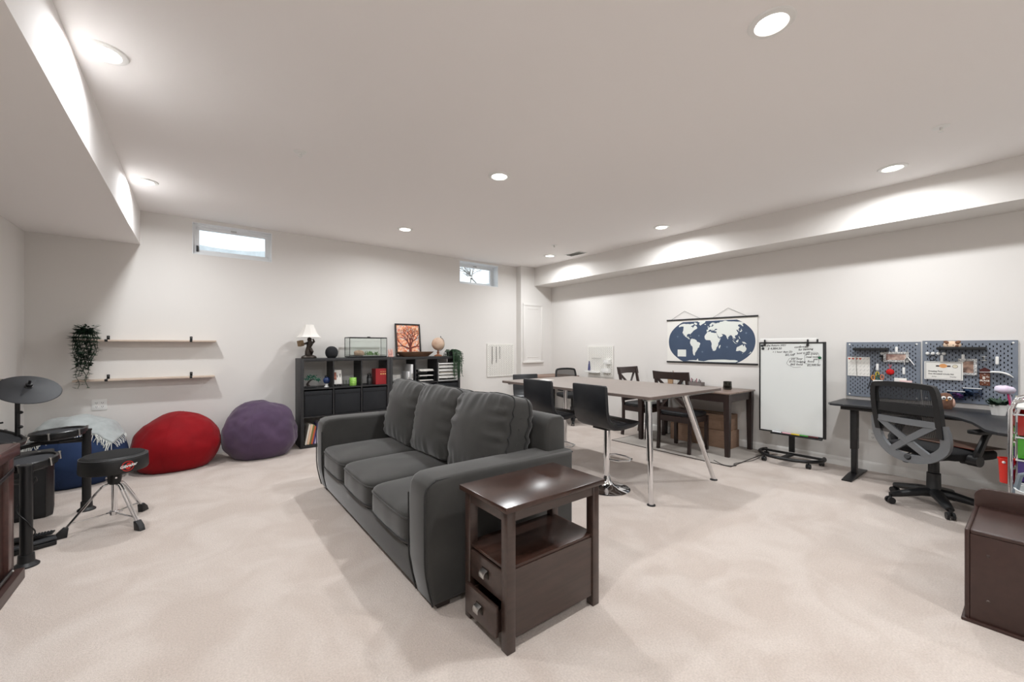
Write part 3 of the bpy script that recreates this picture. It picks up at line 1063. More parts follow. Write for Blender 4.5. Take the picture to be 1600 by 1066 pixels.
x0, x1, z0 = cell(1, 0, 0)
t = thing('photo_stand', 'small clear acrylic photo stand in the left cubby under the tree picture', 'photo stand', (x0 + .09, KY + .12, z0))
MB().box((.02, 0, .06), (.12, .006, .11), rot=(R(-8), 0, 0)).build('photo', mat('pale_photo', (206, 204, 200), .5, var=.2, vscale=20), t)
MB().bb(-.045, .085, -.025, .03, 0, .006).build('foot', M_TANK, t)
t = thing('glass_ornament', 'small clear glass ball ornament in the cubby under the tree picture', 'ornament', (x0 + .035, KY + .05, z0))
MB().ball((0, 0, .038), (.026, .026, .03), 18, 12).build('ball', mat('smoky_glass', (150, 150, 148), .1), t)
MB().lathe([(0, 0), (.02, 0), (.014, .012), (0, .012)], n=14).build('foot', M_STEEL, t)
for k, (dx, w, h, rgb, nm) in enumerate(((.245, .022, .165, (228, 228, 228), 'short'), (.292, .03, .27, (214, 216, 218), 'tall'))):
    t = thing('file_box', '%s white file folder standing at the right of the left cubby' % nm, 'folder', (x0 + dx, KY + .02, z0), 0, 'white folders')
    MB().bb(0, w, 0, .24, 0, h, .001).build('folder_cover', mat('folder_white', rgb, .4), t)
    MB().bb(.003, w - .003, -.0008, 0, h * .2, h * .5).build('spine_label', M_STEEL, t)

x0, x1, z0 = cell(1, 1, 0)
t = thing('letter_tray', 'black three-tier letter tray loaded with paper in the middle cubby', 'letter tray', ((x0 + x1) / 2, KY + .02, z0))
for k in range(3):
    zz = .012 + .072 * k
    s = MB().bb(-.14, .14, 0, .27, zz, zz + .004).bb(-.14, -.136, 0, .27, zz, zz + .03).bb(.136, .14, 0, .27, zz, zz + .03).bb(-.136, .136, .266, .27, zz, zz + .03)
    s.build('tray_tier', M_BLACK, t)
    pp = MB()
    random.seed(k)
    n_ = 3 if k < 2 else 7
    for q in range(n_):
        pp.box((random.uniform(-.01, .01), .125, zz + .006 + q * .0042), (.22, .25, .0035), rot=(0, 0, R(random.uniform(-4, 4) * (1 if k == 2 else .3))))
    pp.build('paper_stack', M_PAPER, t)
ps = MB()
for sx in (-.138, .138):
    for y in (.02, .25):
        ps.cyl((sx, y, 0), (sx, y, .17), .004, n=6)
ps.build('posts', M_BLACK, t)

x0, x1, z0 = cell(1, 2, 0)
t = thing('paper_sorter', 'white paper sorter with wide slots in the right cubby under the plant', 'paper sorter', ((x0 + x1) / 2, KY + .012, z0 + .0005))
for k in range(6):
    zz = .001 + k * .054
    s = MB().bb(-.163, .163, 0, .28, zz, zz + .006)
    if k:
        s.bb(-.157, .157, -.001, .004, zz - .012, zz + .006)
    s.build('sorter_shelf', M_WHITE, t)
MB().bb(-.169, -.163, 0, .28, 0, .29).build('sorter_side', M_WHITE, t)
MB().bb(.163, .169, 0, .28, 0, .29).build('sorter_side', M_WHITE, t)
for k in range(1, 5):
    pp = MB()
    random.seed(k + 40)
    for q in range(3 + k % 3):
        pp.box((-.02 + random.uniform(-.02, .02), .14, .011 + k * .054 + q * .004), (.24, .25, .0035), rot=(0, 0, R(random.uniform(-1.5, 1.5))))
    pp.build('paper_stack', M_PAPER if k != 2 else mat('kraft_sheet', (196, 190, 178), .8), t)
# ------------------------------------------------------------------ floating shelves on the back wall
M_SHELF = mat('pale_wood_shelf', (206, 188, 172), .55, var=.1, vscale=5, stretch=(1, 12, 12))


def wall_shelf(loc, rotz, L, brackets, label, d=.14):
    t = thing('floating_shelf', label, 'shelf', loc, rotz, 'pale floating shelves')
    MB().bb(-L / 2, L / 2, -d, 0, 0, .018, .0015).build('board', M_SHELF, t)
    for bx in brackets:
        b = MB().bb(bx - .012, bx + .012, -.004, 0, .018, .062, .001).bb(bx - .012, bx + .012, -d, 0, .018, .021).bb(bx - .012, bx + .012, -d - .003, -d, -.003, .021, .001).bb(bx - .012, bx + .012, -d, -d + .02, -.003, 0)
        b.build('bracket', M_BLACKM, t)
        MB().lathe([(0, 0), (.004, 0), (.003, .002), (0, .0025)], n=8, M=Matrix.Translation((bx, -.004, .047)) @ Matrix.Rotation(PI / 2, 4, 'X')).build('screw', M_STEEL, t)


wall_shelf((-.405, YB, 1.35), 0, 1.17, (-.345, .35), 'upper of two pale wood floating shelves on the back wall')
wall_shelf((-.415, YB, .935), 0, 1.16, (-.335, .36), 'lower of two pale wood floating shelves on the back wall')
wall_shelf((XL, 4.75, 1.01), PI / 2, 1.0, (-.30, .42), 'pale wood floating shelf on the left wall behind the cymbal')

# hanging plant ----------------------------------------------------
t = thing('hanging_plant', 'leafy dark green artificial vine hanging off the upper shelf end', 'plant', (-.905, 6.0, 1.368))
MB().lathe([(0, 0), (.028, 0), (.038, .055), (.034, .055), (.026, .04), (0, .04)], n=16).build('pot', M_WHITE, t)
random.seed(17)
st = MB()
lf = MB()


def leaf(mb, p, d, L, w, up=Vector((0, 0, 1))):
    s = d.cross(up)
    if s.length < .01:
        s = Vector((1, 0, 0))
    s.normalize()
    n = s.cross(d).normalized()
    a, b, c_, e = p, p + d * L * .35 + s * w - n * w * .25, p + d * L, p + d * L * .35 - s * w - n * w * .25
    m1 = p + d * L * .45
    m2 = p + d * L * .72 + s * w * .6 - n * w * .15
    m3 = p + d * L * .72 - s * w * .6 - n * w * .15
    mb.add([a, b, m2, c_, m3, e, m1], [[0, 1, 2, 6], [6, 2, 3], [6, 3, 4], [0, 6, 4, 5]])


for k in range(30):
    ax = random.uniform(-.10, .15)
    ay = random.uniform(-.20, -.155)
    hgt = random.uniform(.08, .15)
    L = random.uniform(.12, .34) if k > 5 else random.uniform(.42, .62) * (1 - abs(ax - .0) * 2)
    if k <= 5:
        ax = random.uniform(-.06, .05)
    p = [Vector((0, 0, .04)), Vector((ax * .5, ay * .45, hgt)), Vector((ax, ay, .02))]
    path = bez(p[0], p[1] + Vector((0, 0, .05)), p[2], 5)
    n = max(3, int(L / .035))
    for q in range(1, n + 1):
        path.append(Vector((ax * (1 - .35 * q / n) + .012 * math.sin(q * 1.3 + k), ay + .012 * math.cos(q * 1.1 + k), .02 - L * q / n)))
    st.tube(path, .0022, n=4)
    for q, pt in enumerate(path[1:]):
        for s in range(3 if q < 6 else 2):
            a_ = random.uniform(0, 2 * PI)
            d = Vector((math.cos(a_), math.sin(a_) - .4, random.uniform(-.5, .35))).normalized()
            leaf(lf, pt, d, random.uniform(.036, .055), random.uniform(.011, .015))
for k in range(90):
    a_ = random.uniform(0, 2 * PI)
    pt = Vector((.07 * math.cos(a_) * random.random() ** .5 + .01, -.05 + .06 * math.sin(a_), random.uniform(.05, .145)))
    leaf(lf, pt, Vector((math.cos(a_), math.sin(a_), random.uniform(-.2, .6))).normalized(), random.uniform(.035, .05), .012)
o = st.build('stems', M_DGREEN, t); o['kind'] = 'stuff'
o = lf.build('leaves', M_DGREEN, t); o['kind'] = 'stuff'


# ------------------------------------------------------------------ bean bags
def bag_r(d, seed, amp):
    return 1 + amp * noise.noise(d * 1.6 + Vector((seed, 0, 0))) + amp * .35 * noise.noise(d * 4.2 + Vector((0, seed, 0)))


def bean_bag(name, label, c, r, m, lean, seed, amp=.12, rotz=0.0, seams=3):
    """c centre on the floor, r radii; lean shifts the crown"""
    t = thing('bean_bag', label, 'bean bag', (c[0], c[1], 0), rotz, 'bean bags along the back wall')
    b = bmesh.new()
    bmesh.ops.create_icosphere(b, subdivisions=5, radius=1.0)

    def f(d):
        k = bag_r(d, seed, amp)
        x, y, z = d.x * r[0] * k, d.y * r[1] * k, d.z
        zz = (z + .72) / 1.72
        flat_ = max(0.0, zz)
        hgt = r[2] * (flat_ ** .92) * (1 + .5 * (k - 1))
        spread = 1.0 + .10 * (1 - flat_) - (.05 if z < -.72 else 0)
        w = .0015 if z < -.72 else 0
        wr_ = .005 * noise.noise(Vector((d.x * 9 + seed, d.y * 9, d.z * 5))) * (1 if z > -.6 else 0)
        return Vector((x * spread + lean[0] * flat_ ** 1.5 + d.x * wr_, y * spread + lean[1] * flat_ ** 1.5 + d.y * wr_, hgt + wr_ * .6 * flat_ + .001))
    for v in b.verts:
        v.co = f(v.co.normalized())
    MB().merge(b).build('bag_body', m, t, sharp=80)
    for k in range(seams):
        a = PI * k / seams + seed
        pts = []
        for i in range(33):
            th = R(-130 + 260 * i / 32)
            d = Vector((math.sin(th) * math.cos(a), math.sin(th) * math.sin(a), math.cos(th)))
            p = f(d)
            pts.append(p + Vector((d.x, d.y, d.z)) * .0008)
        MB().tube(pts, .0022, n=5).build('seam', m, t)
    return t, f


M_RED = mat('red_bag_fabric', (132, 3, 15), .75, var=.1, vscale=5, sheen=.08, bump=.12, bscale=300, spec=.2)
M_PURP = mat('purple_bag_suede', (80, 63, 86), .85, var=.14, vscale=4, sheen=.25, bump=.15, bscale=250, spec=.2)
M_NAVY = mat('navy_bag_canvas', (38, 54, 86), .85, var=.1, vscale=5, bump=.15, bscale=350, spec=.2)
bean_bag('red', 'large red fabric bean bag between the blue and purple ones', (-.185, 5.68), (.365, .33, .58), M_RED, (.05, .05), 1.3, .07, seams=2)
bean_bag('purple', 'slumped purple suede bean bag next to the black bookcase', (.60, 5.68), (.365, .32, .645), M_PURP, (.0, .03), 4.4, .10, seams=2)
BT, BF = bean_bag('blue', 'navy blue bean bag in the corner under a grey throw', (-.925, 5.645), (.35, .36, .60), M_NAVY, (.0, .04), 7.7, .06, seams=2)

# throw blanket over the blue bag ---------------------------------------
M_THROW = mat('grey_throw', (168, 174, 174), .95, var=.08, vscale=20, bump=.35, bscale=240, sheen=.3)
t = thing('throw_blanket', 'pale grey fringed throw blanket draped over the navy bean bag', 'blanket', (-.925, 5.645, 0))
nu, nv = 40, 30
bl = MB()
top_, edge_ = [], []
for j in range(nv + 1):
    for i in range(nu + 1):
        s_ = i / nu
        q = j / nv
        th0 = R(-64 + 128 * s_)           # across, around the y axis
        ph = R(50 - 96 * q)               # back to front
        d = Vector((math.sin(th0) * math.cos(ph * .6), math.sin(ph) , max(.12, math.cos(th0) * math.cos(ph)))).normalized()
        fold = .014 * math.sin(s_ * 23 + 3 * q + 2 * noise.noise(Vector((s_ * 4, q * 3, 0)))) * (.35 + .65 * q) + .010 * noise.noise(Vector((s_ * 7, q * 7, 3)))
        p = BF(d)
        p = p + d * (.022 + fold + (.02 if s_ < .08 else 0))
        top_.append(p)
bl.add(top_, [[j * (nu + 1) + i, j * (nu + 1) + i + 1, (j + 1) * (nu + 1) + i + 1, (j + 1) * (nu + 1) + i] for j in range(nv) for i in range(nu)])
bo = bl.build('blanket_cloth', M_THROW, t, sharp=80)
sm = bo.modifiers.new('thick', 'SOLIDIFY')
sm.thickness = .006
sm.offset = 1
fg = MB()
random.seed(9)
for i in range(0, nu * 2):
    s_ = i / (nu * 2)
    k = nv * (nu + 1) + int(s_ * nu)
    p = top_[k].lerp(top_[k + 1], s_ * nu - int(s_ * nu))
    pts = [p]
    L = random.uniform(.06, .10)
    dx = random.uniform(-.03, .03)
    for q in (.33, .66, 1):
        pts.append(p + Vector((dx * q, -.03 * q - .012 * math.sin(q * 3), -L * q)))
    fg.tube(pts, .0028, n=4)
for j in range(6, nv, 1):
    p = top_[j * (nu + 1) + nu]
    L = random.uniform(.04, .07)
    fg.tube([p, p + Vector((.02, -.01, -L * .5)), p + Vector((.024, random.uniform(-.03, .01), -L))], .0026, n=4)
o = fg.build('fringe', mat('fringe', (214, 216, 212), .95), t)
o['kind'] = 'stuff'

# ------------------------------------------------------------------ drum stool
t = thing('drum_throne', 'round black drum stool on a chrome tripod with a red logo', 'stool', (-.475, 4.11, 0))
ZS = .40
seat = MB().lathe([(0, 0), (.165, 0), (.182, .004), (.188, .014), (.186, .092), (.181, .107), (.168, .117), (.10, .124), (0, .125)], n=56, c=(0, 0, ZS))
so = seat.build('seat', mat('throne_vinyl', (20, 21, 22), .5, bump=.1, bscale=300), t)
MB().tube(ring_pts(.1835, .1835, 56, ZS + .106), .002, n=5, closed=True).build('seat_welt', mat('welt_grey', (80, 80, 82), .5), so)
MB().lathe([(0, .1242), (.12, .1230), (.165, .1185), (.16, .1188), (0, .1255)], n=48, c=(0, 0, ZS + .001)).build('seat_top_cloth', mat('black_velour', (13, 13, 14), .95), so)
# logo wrapped on the rim, aimed at the camera and a little right
lg_r, lg_w = MB(), MB()
ring_ = MB()
for (r0, r1) in ((.031, .036),):
    n = 40
    vv = []
    for k in range(n):
        a = 2 * PI * k / n
        vv += [(r0 * math.cos(a), 0, r0 * math.sin(a)), (r1 * math.cos(a), 0, r1 * math.sin(a))]
    lg_r.add(vv, [[2 * k, 2 * k + 1, (2 * k + 3) % (2 * n), (2 * k + 2) % (2 * n)] for k in range(n)])
lg_r.flat([(-.012, .004), (-.004, .022), (.010, .024), (.020, .014), (.012, .006)], -.0001)
lg_r.flat([(-.014, -.008), (.010, -.006), (.016, -.016), (.004, -.026), (-.012, -.02)], -.0001)
text_geo(lg_w, 'Gibraltar', .027, .004, -.006, -.0012, 'CENTER', .35, .12, .0008)
LOGO_A = R(-62)


def wrap(o, rad):
    for v in o.data.vertices:
        a = LOGO_A + v.co.x / rad
        rr = rad - v.co.y
        v.co = Vector((rr * math.cos(a), rr * math.sin(a), v.co.z + ZS + .052))


bmesh.ops.subdivide_edges(lg_w.bm, edges=[e for e in lg_w.bm.edges if e.calc_length() > .008], cuts=2)
wrap(lg_r.build('logo_ring', mat('logo_red', (190, 40, 34), .5), so, keepn=True), .1888)
wrap(lg_w.build('logo_lettering', mat('logo_white', (232, 232, 230), .5), so, keepn=True), .1888)
MB().lathe([(0, ZS - .02), (.055, ZS - .02), (.06, ZS), (0, ZS)], n=20).bb(-.075, .075, -.012, .012, ZS - .012, ZS - .001, .002).build('seat_mount', M_CHROME, t)
MB().lathe([(.026, .30), (.036, .31), (.04, .35), (.036, .378), (.026, .382), (0, .382)], n=20).build('hub_collar', M_BLACK, t)
for k in range(4):
    a = k * PI / 2 + .3
    MB().cyl((.034 * math.cos(a), .034 * math.sin(a), .352), (.048 * math.cos(a), .048 * math.sin(a), .352), .006, n=8).build('collar_bolt', M_CHROME, t)
MB().cyl((0, 0, .085), (0, 0, .31), .0165, n=18).build('center_tube', M_CHROME, t)
MB().lathe([(.0165, .078), (.028, .08), (.028, .105), (.0165, .108)], n=16).bb(-.045, .045, -.006, .006, .09, .098, .002).build('lower_collar', M_CHROME, t)
FEET = [(-.721, 4.047), (-.307, 3.874), (-.343, 4.324)]
for fx, fy in FEET:
    v = Vector((fx + .475, fy - 4.11, 0))
    v = v.normalized() * .27
    n_ = v.normalized()
    sd = Vector((-n_.y, n_.x, 0)) * .009
    lg = MB()
    for s in (-1, 1):
        lg.tube(smooth_path([n_ * .03 + sd * s + Vector((0, 0, .305)), n_ * .07 + sd * s + Vector((0, 0, .285)), n_ * .16 + sd * s + Vector((0, 0, .165)), n_ * .245 + sd * s * .6 + Vector((0, 0, .05))], 4), .0065, n=8)
    lo_ = lg.build('tripod_leg', M_CHROME, t)
    MB().tube([n_ * .026 + Vector((0, 0, .092)), n_ * .215 + Vector((0, 0, .082))], .006, n=8).build('leg_brace', M_CHROME, t)
    M_ = Matrix.Translation(n_ * .262) @ Matrix.Rotation(math.atan2(n_.y, n_.x), 4, 'Z')
    MB().prism([(-.035, .062), (-.012, .068), (.022, .035), (.034, 0), (-.028, 0)], -.019, .019, 'y', bev=.005, M=M_).build('rubber_foot', M_BLACK, t)

# ------------------------------------------------------------------ electronic drum kit (one rack, pads clamped on it)
KIT = thing('electronic_drum_kit', 'black electronic drum kit with rack, pads and a tilted cymbal', 'drum kit', (-.80, 4.1, 0))
KX, KYY = -.80, 4.1


def kp(x, y, z):
    return (x - KX, y - KYY, z)


M_PAD = mat('drum_mesh_head', (44, 46, 50), .8, bump=.2, bscale=700)
M_RUB = mat('cymbal_rubber', (44, 46, 50), .6, var=.08, vscale=10)


def post(x, y, z1, r=.027):
    p = MB().cyl(kp(x, y, .012), kp(x, y, z1), r, n=20).build('rack_post', M_BLACKM, KIT)
    MB().lathe([(0, 0), (.055, 0), (.055, .008), (.036, .025), (.034, .07), (r, .072), (0, .072)], n=24, c=kp(x, y, 0)).build('post_foot', M_BLACK, p)
    MB().lathe([(0, 0), (r + .004, 0), (r + .004, .012), (0, .015)], n=20, c=kp(x, y, z1)).build('post_cap', M_BLACK, p)


post(-.800, 3.665, .585)
post(-.695, 4.63, .63)
post(-1.22, 4.25, .60)
bars = MB()
bars.tube([kp(-.80, 3.665, .50), kp(-1.0, 3.80, .50), kp(-1.18, 4.1, .50), kp(-1.22, 4.25, .50)], .019, n=12)
bars.build('rack_bar', M_BLACKM, KIT)
MB().tube([kp(-1.22, 4.25, .54), kp(-1.12, 4.55, .54), kp(-.95, 4.68, .56), kp(-.695, 4.63, .56)], .019, n=12).build('rack_bar', M_BLACKM, KIT)


def pad(c, r, tilt, label=None, arm=None):
    """tilt: (angle about x, about y)"""
    T = Matrix.Translation(kp(*c)) @ Euler((tilt[0], tilt[1], 0)).to_matrix().to_4x4()
    sh = MB().lathe([(0, -.05), (r * .55, -.05), (r * .92, -.032), (r * .95, -.004), (0, -.004)], n=40, M=T).build('pad_shell', M_BLACK, KIT)
    MB().lathe([(r * .86, .004), (r * .88, .016), (r * .95, .018), (r, .012), (r, -.014), (r * .95, -.018), (r * .86, -.012)], n=48, M=T).build('pad_hoop', M_BLACKM, sh)
    MB().lathe([(0, .006), (r * .86, .004), (r * .86, -.002), (0, -.002)], n=40, M=T).build('pad_head', M_PAD, sh)
    for k in range(6):
        a = 2 * PI * k / 6 + .4
        p0, p1 = T @ Vector((r * 1.02 * math.cos(a), r * 1.02 * math.sin(a), .014)), T @ Vector((r * 1.02 * math.cos(a), r * 1.02 * math.sin(a), -.03))
        MB().cyl(p0, p1, .0055, n=8).lathe([(0, .02), (.008, .02), (.008, .012), (0, .012)], n=8, M=T @ Matrix.Translation((r * 1.02 * math.cos(a), r * 1.02 * math.sin(a), 0))).build('tension_lug', M_STEEL, sh)
    if arm:
        MB().tube([T @ Vector((0, 0, -.045)), T @ Vector((0, 0, -.07)), kp(*arm)], .011, n=8).build('mount_arm', M_BLACKM, sh)


pad((-.835, 4.56, .645), .155, (0, R(-3)), arm=(-.695, 4.63, .575))
pad((-1.08, 4.22, .70), .165, (R(4), R(20)), arm=(-1.2, 4.28, .56))
pad((-.825, 3.84, .585), .128, (R(5), R(-5)), arm=(-.80, 3.69, .52))
# cymbal on its pole
cyx, cyy, cyz = -.925, 4.28, 1.005
T = Matrix.Translation(kp(cyx, cyy, cyz)) @ Euler((R(30), R(15), 0)).to_matrix().to_4x4()
cy = MB().lathe([(0, .018), (.03, .016), (.045, .010), (.10, .004), (.158, -.004), (.162, -.008), (.157, -.010), (.10, -.004), (.045, .002), (0, .006)], n=56, M=T).build('cymbal', M_RUB, KIT)
MB().lathe([(0, .075), (.007, .073), (.007, .045), (.016, .042), (.016, .022), (.022, .020), (.022, .012), (0, .012)], n=14, M=T).cyl(T @ Vector((-.016, 0, .036)), T @ Vector((.018, 0, .036)), .006, n=8).build('wing_nut', M_BLACK, cy)
bt = T @ Vector((0, 0, -.02))
MB().tube([(kp(-.985, 4.33, .50)), kp(-.985, 4.33, .945)], .013, n=12).build('cymbal_pole', M_BLACKM, KIT)
MB().tube([kp(-1.01, 4.33, .938), kp(-.985, 4.33, .945), bt], [.012, .016, .008], n=8).tube([kp(-.99, 4.33, .93), kp(-1.07, 4.31, .95)], [.011, .005], n=8).build('tilter', M_BLACK, KIT)
MB().tube([kp(-.985, 4.33, .51), kp(-1.16, 4.28, .51), kp(-1.21, 4.26, .50)], .012, n=8).build('pole_clamp', M_BLACK, KIT)
for z in (.62, .74, .84):
    MB().ball(kp(-.972, 4.325, z), (.016, .012, .012), 10, 6).build('cable_clip', M_BLACK, KIT)
MB().cyl(kp(-1.30, 4.10, .75), kp(-1.035, 4.27, .785), .006, n=8).build('drum_stick', M_BLACK, KIT)
# cables down the near post
cb = []
for k in range(40):
    q = k / 39
    a = q * 9
    cb.append(kp(-.80 + (.034 + .010 * math.sin(q * 17)) * math.cos(a), 3.665 + (.034 + .01 * math.sin(q * 13)) * math.sin(a), .52 - .44 * q))
MB().tube(cb, .0035, n=5).build('cable', M_BLACK, KIT)

t = thing('foot_pedal', 'long black hi-hat pedal lying by the chrome drum stool foot', 'pedal', (-.90, 4.10, 0), R(-4))
MB().bb(-.15, .13, -.035, .035, .0, .012, .004).build('pedal_base', M_BLACKM, t)
MB().prism([(-.15, .012), (.02, .022), (.13, .034), (.13, .044), (.02, .036), (-.15, .03)], -.032, .032, 'y', bev=.003).build('pedal_plate', M_BLACK, t)
for k in range(7):
    MB().bb(.025 + k * .014, .032 + k * .014, -.026, .026, .038 + k * .0009, .0425 + k * .0009, .001).build('grip_rib', M_RUB, t)
t = thing('kick_pedal', 'short black kick pedal on the carpet beside the drum rack post', 'pedal', (-.83, 3.93, 0), R(20))
MB().bb(-.12, .10, -.03, .03, 0, .03, .006).build('pedal_base', M_BLACKM, t)
MB().prism([(-.12, .03), (.10, .036), (.10, .048), (-.12, .042)], -.028, .028, 'y', bev=.003).build('pedal_plate', M_RUB, t)

t = thing('drum_monitor', 'black floor speaker standing behind the drum pads', 'speaker', (-1.03, 4.76, 0), R(8))
MB().prism([(-.13, -.15), (.10, -.17), (.135, -.12), (.13, .14), (-.13, .14)], .0, .47, 'z', bev=.012).build('cabinet', M_BLACK, t)
MB().prism([(-.115, -.156), (.095, -.174), (.095, -.170), (-.115, -.152)], .03, .44, 'z').build('grille', mat('speaker_grille', (28, 29, 31), .6, bump=.6, bscale=450), t)
MB().box((.1335, .0, .25), (.004, .012, .14), bev=.001).build('badge', mat('badge_grey', (120, 122, 124), .4), t)

# ------------------------------------------------------------------ game table at the left edge
M_RWOOD = mat('mahogany', (74, 48, 43), .35, var=.2, vscale=5, stretch=(6, 1, 6), coat=.3)
M_RDARK = mat('mahogany_panel', (58, 38, 34), .4, var=.2, vscale=5, stretch=(6, 1, 6))
t = thing('game_table', 'mahogany game table with dark playfield cut by the left edge of view', 'game table', (-1.06, 2.80, 0))
GX, GY = .265, .64
tp = MB()
tp.bb(GX - .07, GX + .018, -GY - .02, GY + .02, .70, .765, .004).bb(-GX, -GX + .07, -GY - .02, GY + .02, .70, .765, .004).bb(-GX + .07, GX - .07, GY - .05, GY + .02, .70, .765, .004).bb(-GX + .07, GX - .07, -GY - .02, -GY + .05, .70, .765, .004)
tp.build('top_rail', M_RWOOD, t)
MB().bb(-GX + .07, GX - .07, -GY + .05, GY - .05, .72, .742).build('playfield', mat('playfield', (38, 40, 42), .35), t)
for sx in (-1, 1):
    for sy in (-1, 1):
        MB().bb(sx * GX, sx * (GX - .08), sy * GY, sy * (GY - .08), .06, .70, .003).build('corner_post', M_RWOOD, t)
    MB().bb(sx * (GX - .02), sx * (GX - .04), -GY + .08, GY - .08, .06, .70).build('side_panel', M_RDARK, t)
    MB().bb(-GX + .08, GX - .08, sx * (GY - .02), sx * (GY - .04), .06, .70).build('end_panel', M_RDARK, t)
MB().bb(-GX, GX + .03, -GY - .03, GY + .045, 0, .06, .004).build('plinth', M_RDARK, t)
MB().box((GX + .004, GY - .20, .61), (.006, .36, .022), rot=(R(6), 0, 0), bev=.002).build('steel_strap', mat('strap', (66, 66, 68), .35, metal=.8), t)
MB().box((GX + .004, GY - .17, .085), (.006, .26, .022), bev=.002).build('steel_strap', MATS['strap'], t)
for y in (.05, .30):
    MB().lathe([(0, 0), (.007, 0), (.005, .004), (0, .005)], n=10, M=Matrix.Translation((GX + .007, GY - y, .085)) @ Matrix.Rotation(PI / 2, 4, 'Y')).build('bolt', M_STEEL, t)
# ------------------------------------------------------------------ grey work table
M_GTOP = mat('taupe_laminate', (138, 127, 120), .42, var=.06, vscale=3, stretch=(9, 1, 9))
M_GEDGE = mat('taupe_edge', (104, 92, 86), .5)
TX, TY, TZ = 3.52, 2.96, .885
WT = thing('work_table', 'long taupe work table on chrome adjustable legs behind the sofa', 'table', (TX, TY, 0))
wx, wy = .61, 1.02
MB().prism(rrect(-wx, wx, -wy, wy, .02), TZ - .004, TZ, 'z').build('table_top', M_GTOP, WT)
MB().prism(rrect(-wx, wx, -wy, wy, .02), TZ - .026, TZ - .004, 'z').build('top_edge', M_GEDGE, WT)
MB().bb(-wx + .06, wx - .06, -wy + .05, -wy + .09, TZ - .045, TZ - .026).bb(-wx + .06, wx - .06, wy - .09, wy - .05, TZ - .045, TZ - .026).bb(-.03, .03, -wy + .09, wy - .09, TZ - .045, TZ - .026).build('under_frame', M_STEEL, WT)


def table_leg(top, foot):
    top, foot = Vector(top), Vector(foot)
    mid = foot.lerp(top, .42)
    lg = MB().tube([mid, top], .0265, n=20).build('leg', M_CHROME, WT)
    MB().tube([foot + Vector((0, 0, .006)), mid.lerp(top, .02)], .021, n=20).build('leg_extension', M_CHROME, lg)
    MB().lathe([(0, 0), (.034, 0), (.034, .006), (.02, .012), (0, .012)], n=20, c=foot).build('leg_foot', M_BLACK, lg)
    MB().lathe([(0, -.012), (.045, -.012), (.045, 0), (0, 0)], n=20, c=(top.x, top.y, TZ - .026)).build('leg_plate', M_STEEL, lg)


zt = TZ - .03
table_leg((2.955 - TX, 1.985 - TY, zt), (2.935 - TX, 1.945 - TY, 0))
table_leg((3.52 - TX, 1.985 - TY, zt), (3.975 - TX, 1.945 - TY, 0))
table_leg((3.93 - TX, 3.92 - TY, zt), (3.945 - TX, 3.93 - TY, 0))
table_leg((3.36 - TX, 3.92 - TY, zt), (2.98 - TX, 3.93 - TY, 0))
tag(MB().box((3.35, 3.7, TZ + .0012), (.21, .15, .002), rot=(0, 0, R(15))).build('paper_sheet', M_PAPER), 'white sheet of paper lying on the far end of the work table', 'paper')


# ------------------------------------------------------------------ bar stools (front faces local -y)
def bar_stool(loc, rotz, label, seat_z=.60, base=True):
    t = thing('bar_stool', label, 'bar stool', loc, rotz, 'black leather bar stools')
    prof = [(-.20, .005), (-.19, .028), (-.10, .020), (.05, .014), (.125, .030), (.165, .075), (.183, .14), (.198, .345), (.208, .362), (.228, .360), (.232, .345), (.222, .14), (.205, .055), (.165, .002), (.11, -.028), (.02, -.036), (-.12, -.020)]
    sh = MB().prism([(y, z + seat_z) for y, z in prof], -.215, .215, 'x', bev=.014, seg=2)
    so = sh.build('seat_shell', M_LEATHER, t, sharp=50)
    for q in (.22, .29):
        yy = .188 + (q - .14) * .066
        MB().tube([(-.185, yy - .001, seat_z + q), (.185, yy - .001, seat_z + q)], .0022, n=5).build('stitch_line', M_BLACK, so)
    for yy in (-.13, -.05, .03):
        MB().tube([(-.185, yy, seat_z + .0175 - yy * .04), (.185, yy, seat_z + .0175 - yy * .04)], .0022, n=5).build('stitch_line', M_BLACK, so)
    MB().bb(-.09, .09, -.09, .09, seat_z - .05, seat_z - .030, .003).build('mount_plate', M_BLACKM, t)
    MB().tube([(.03, -.05, seat_z - .045), (.12, -.12, seat_z - .075), (.16, -.15, seat_z - .10)], .005, n=6).build('gas_lever', M_BLACKM, t)
    MB().lathe([(0, .02), (.026, .02), (.026, .30), (0, .30)], n=24).build('lower_column', M_CHROME, t)
    MB().lathe([(0, .2), (.029, .2), (.029, seat_z - .05), (0, seat_z - .05)], n=24).build('upper_column', M_CHROME, t)
    MB().lathe([(0, 0), (.205, 0), (.207, .006), (.195, .012), (.13, .022), (.07, .040), (.038, .075), (.030, .12), (0, .12)], n=48).build('base_disc', M_CHROME, t)
    fr = MB().tube([(-.03, -.01, .27), (-.10, -.05, .265), (-.135, -.14, .26), (-.10, -.215, .26), (0, -.235, .26), (.10, -.215, .26), (.135, -.14, .26), (.10, -.05, .265), (.03, -.01, .27)], .0085, n=10)
    fr.build('footrest', M_CHROME, t)
    return t


bar_stool((2.965, 2.425, 0), R(84), 'black leather bar stool on a chrome base nearest the end table')
bar_stool((2.93, 3.10, 0), R(90), 'black leather bar stool half hidden behind the sofa back')
bar_stool((4.02, 4.72, 0), R(-12), 'black leather bar stool facing us beyond the far table end', .50)


# ------------------------------------------------------------------ cross-back dining chairs (front faces local -y)
M_ESP = mat('espresso_chair', (44, 30, 27), .38, var=.15, vscale=6, stretch=(6, 6, 1), coat=.15)


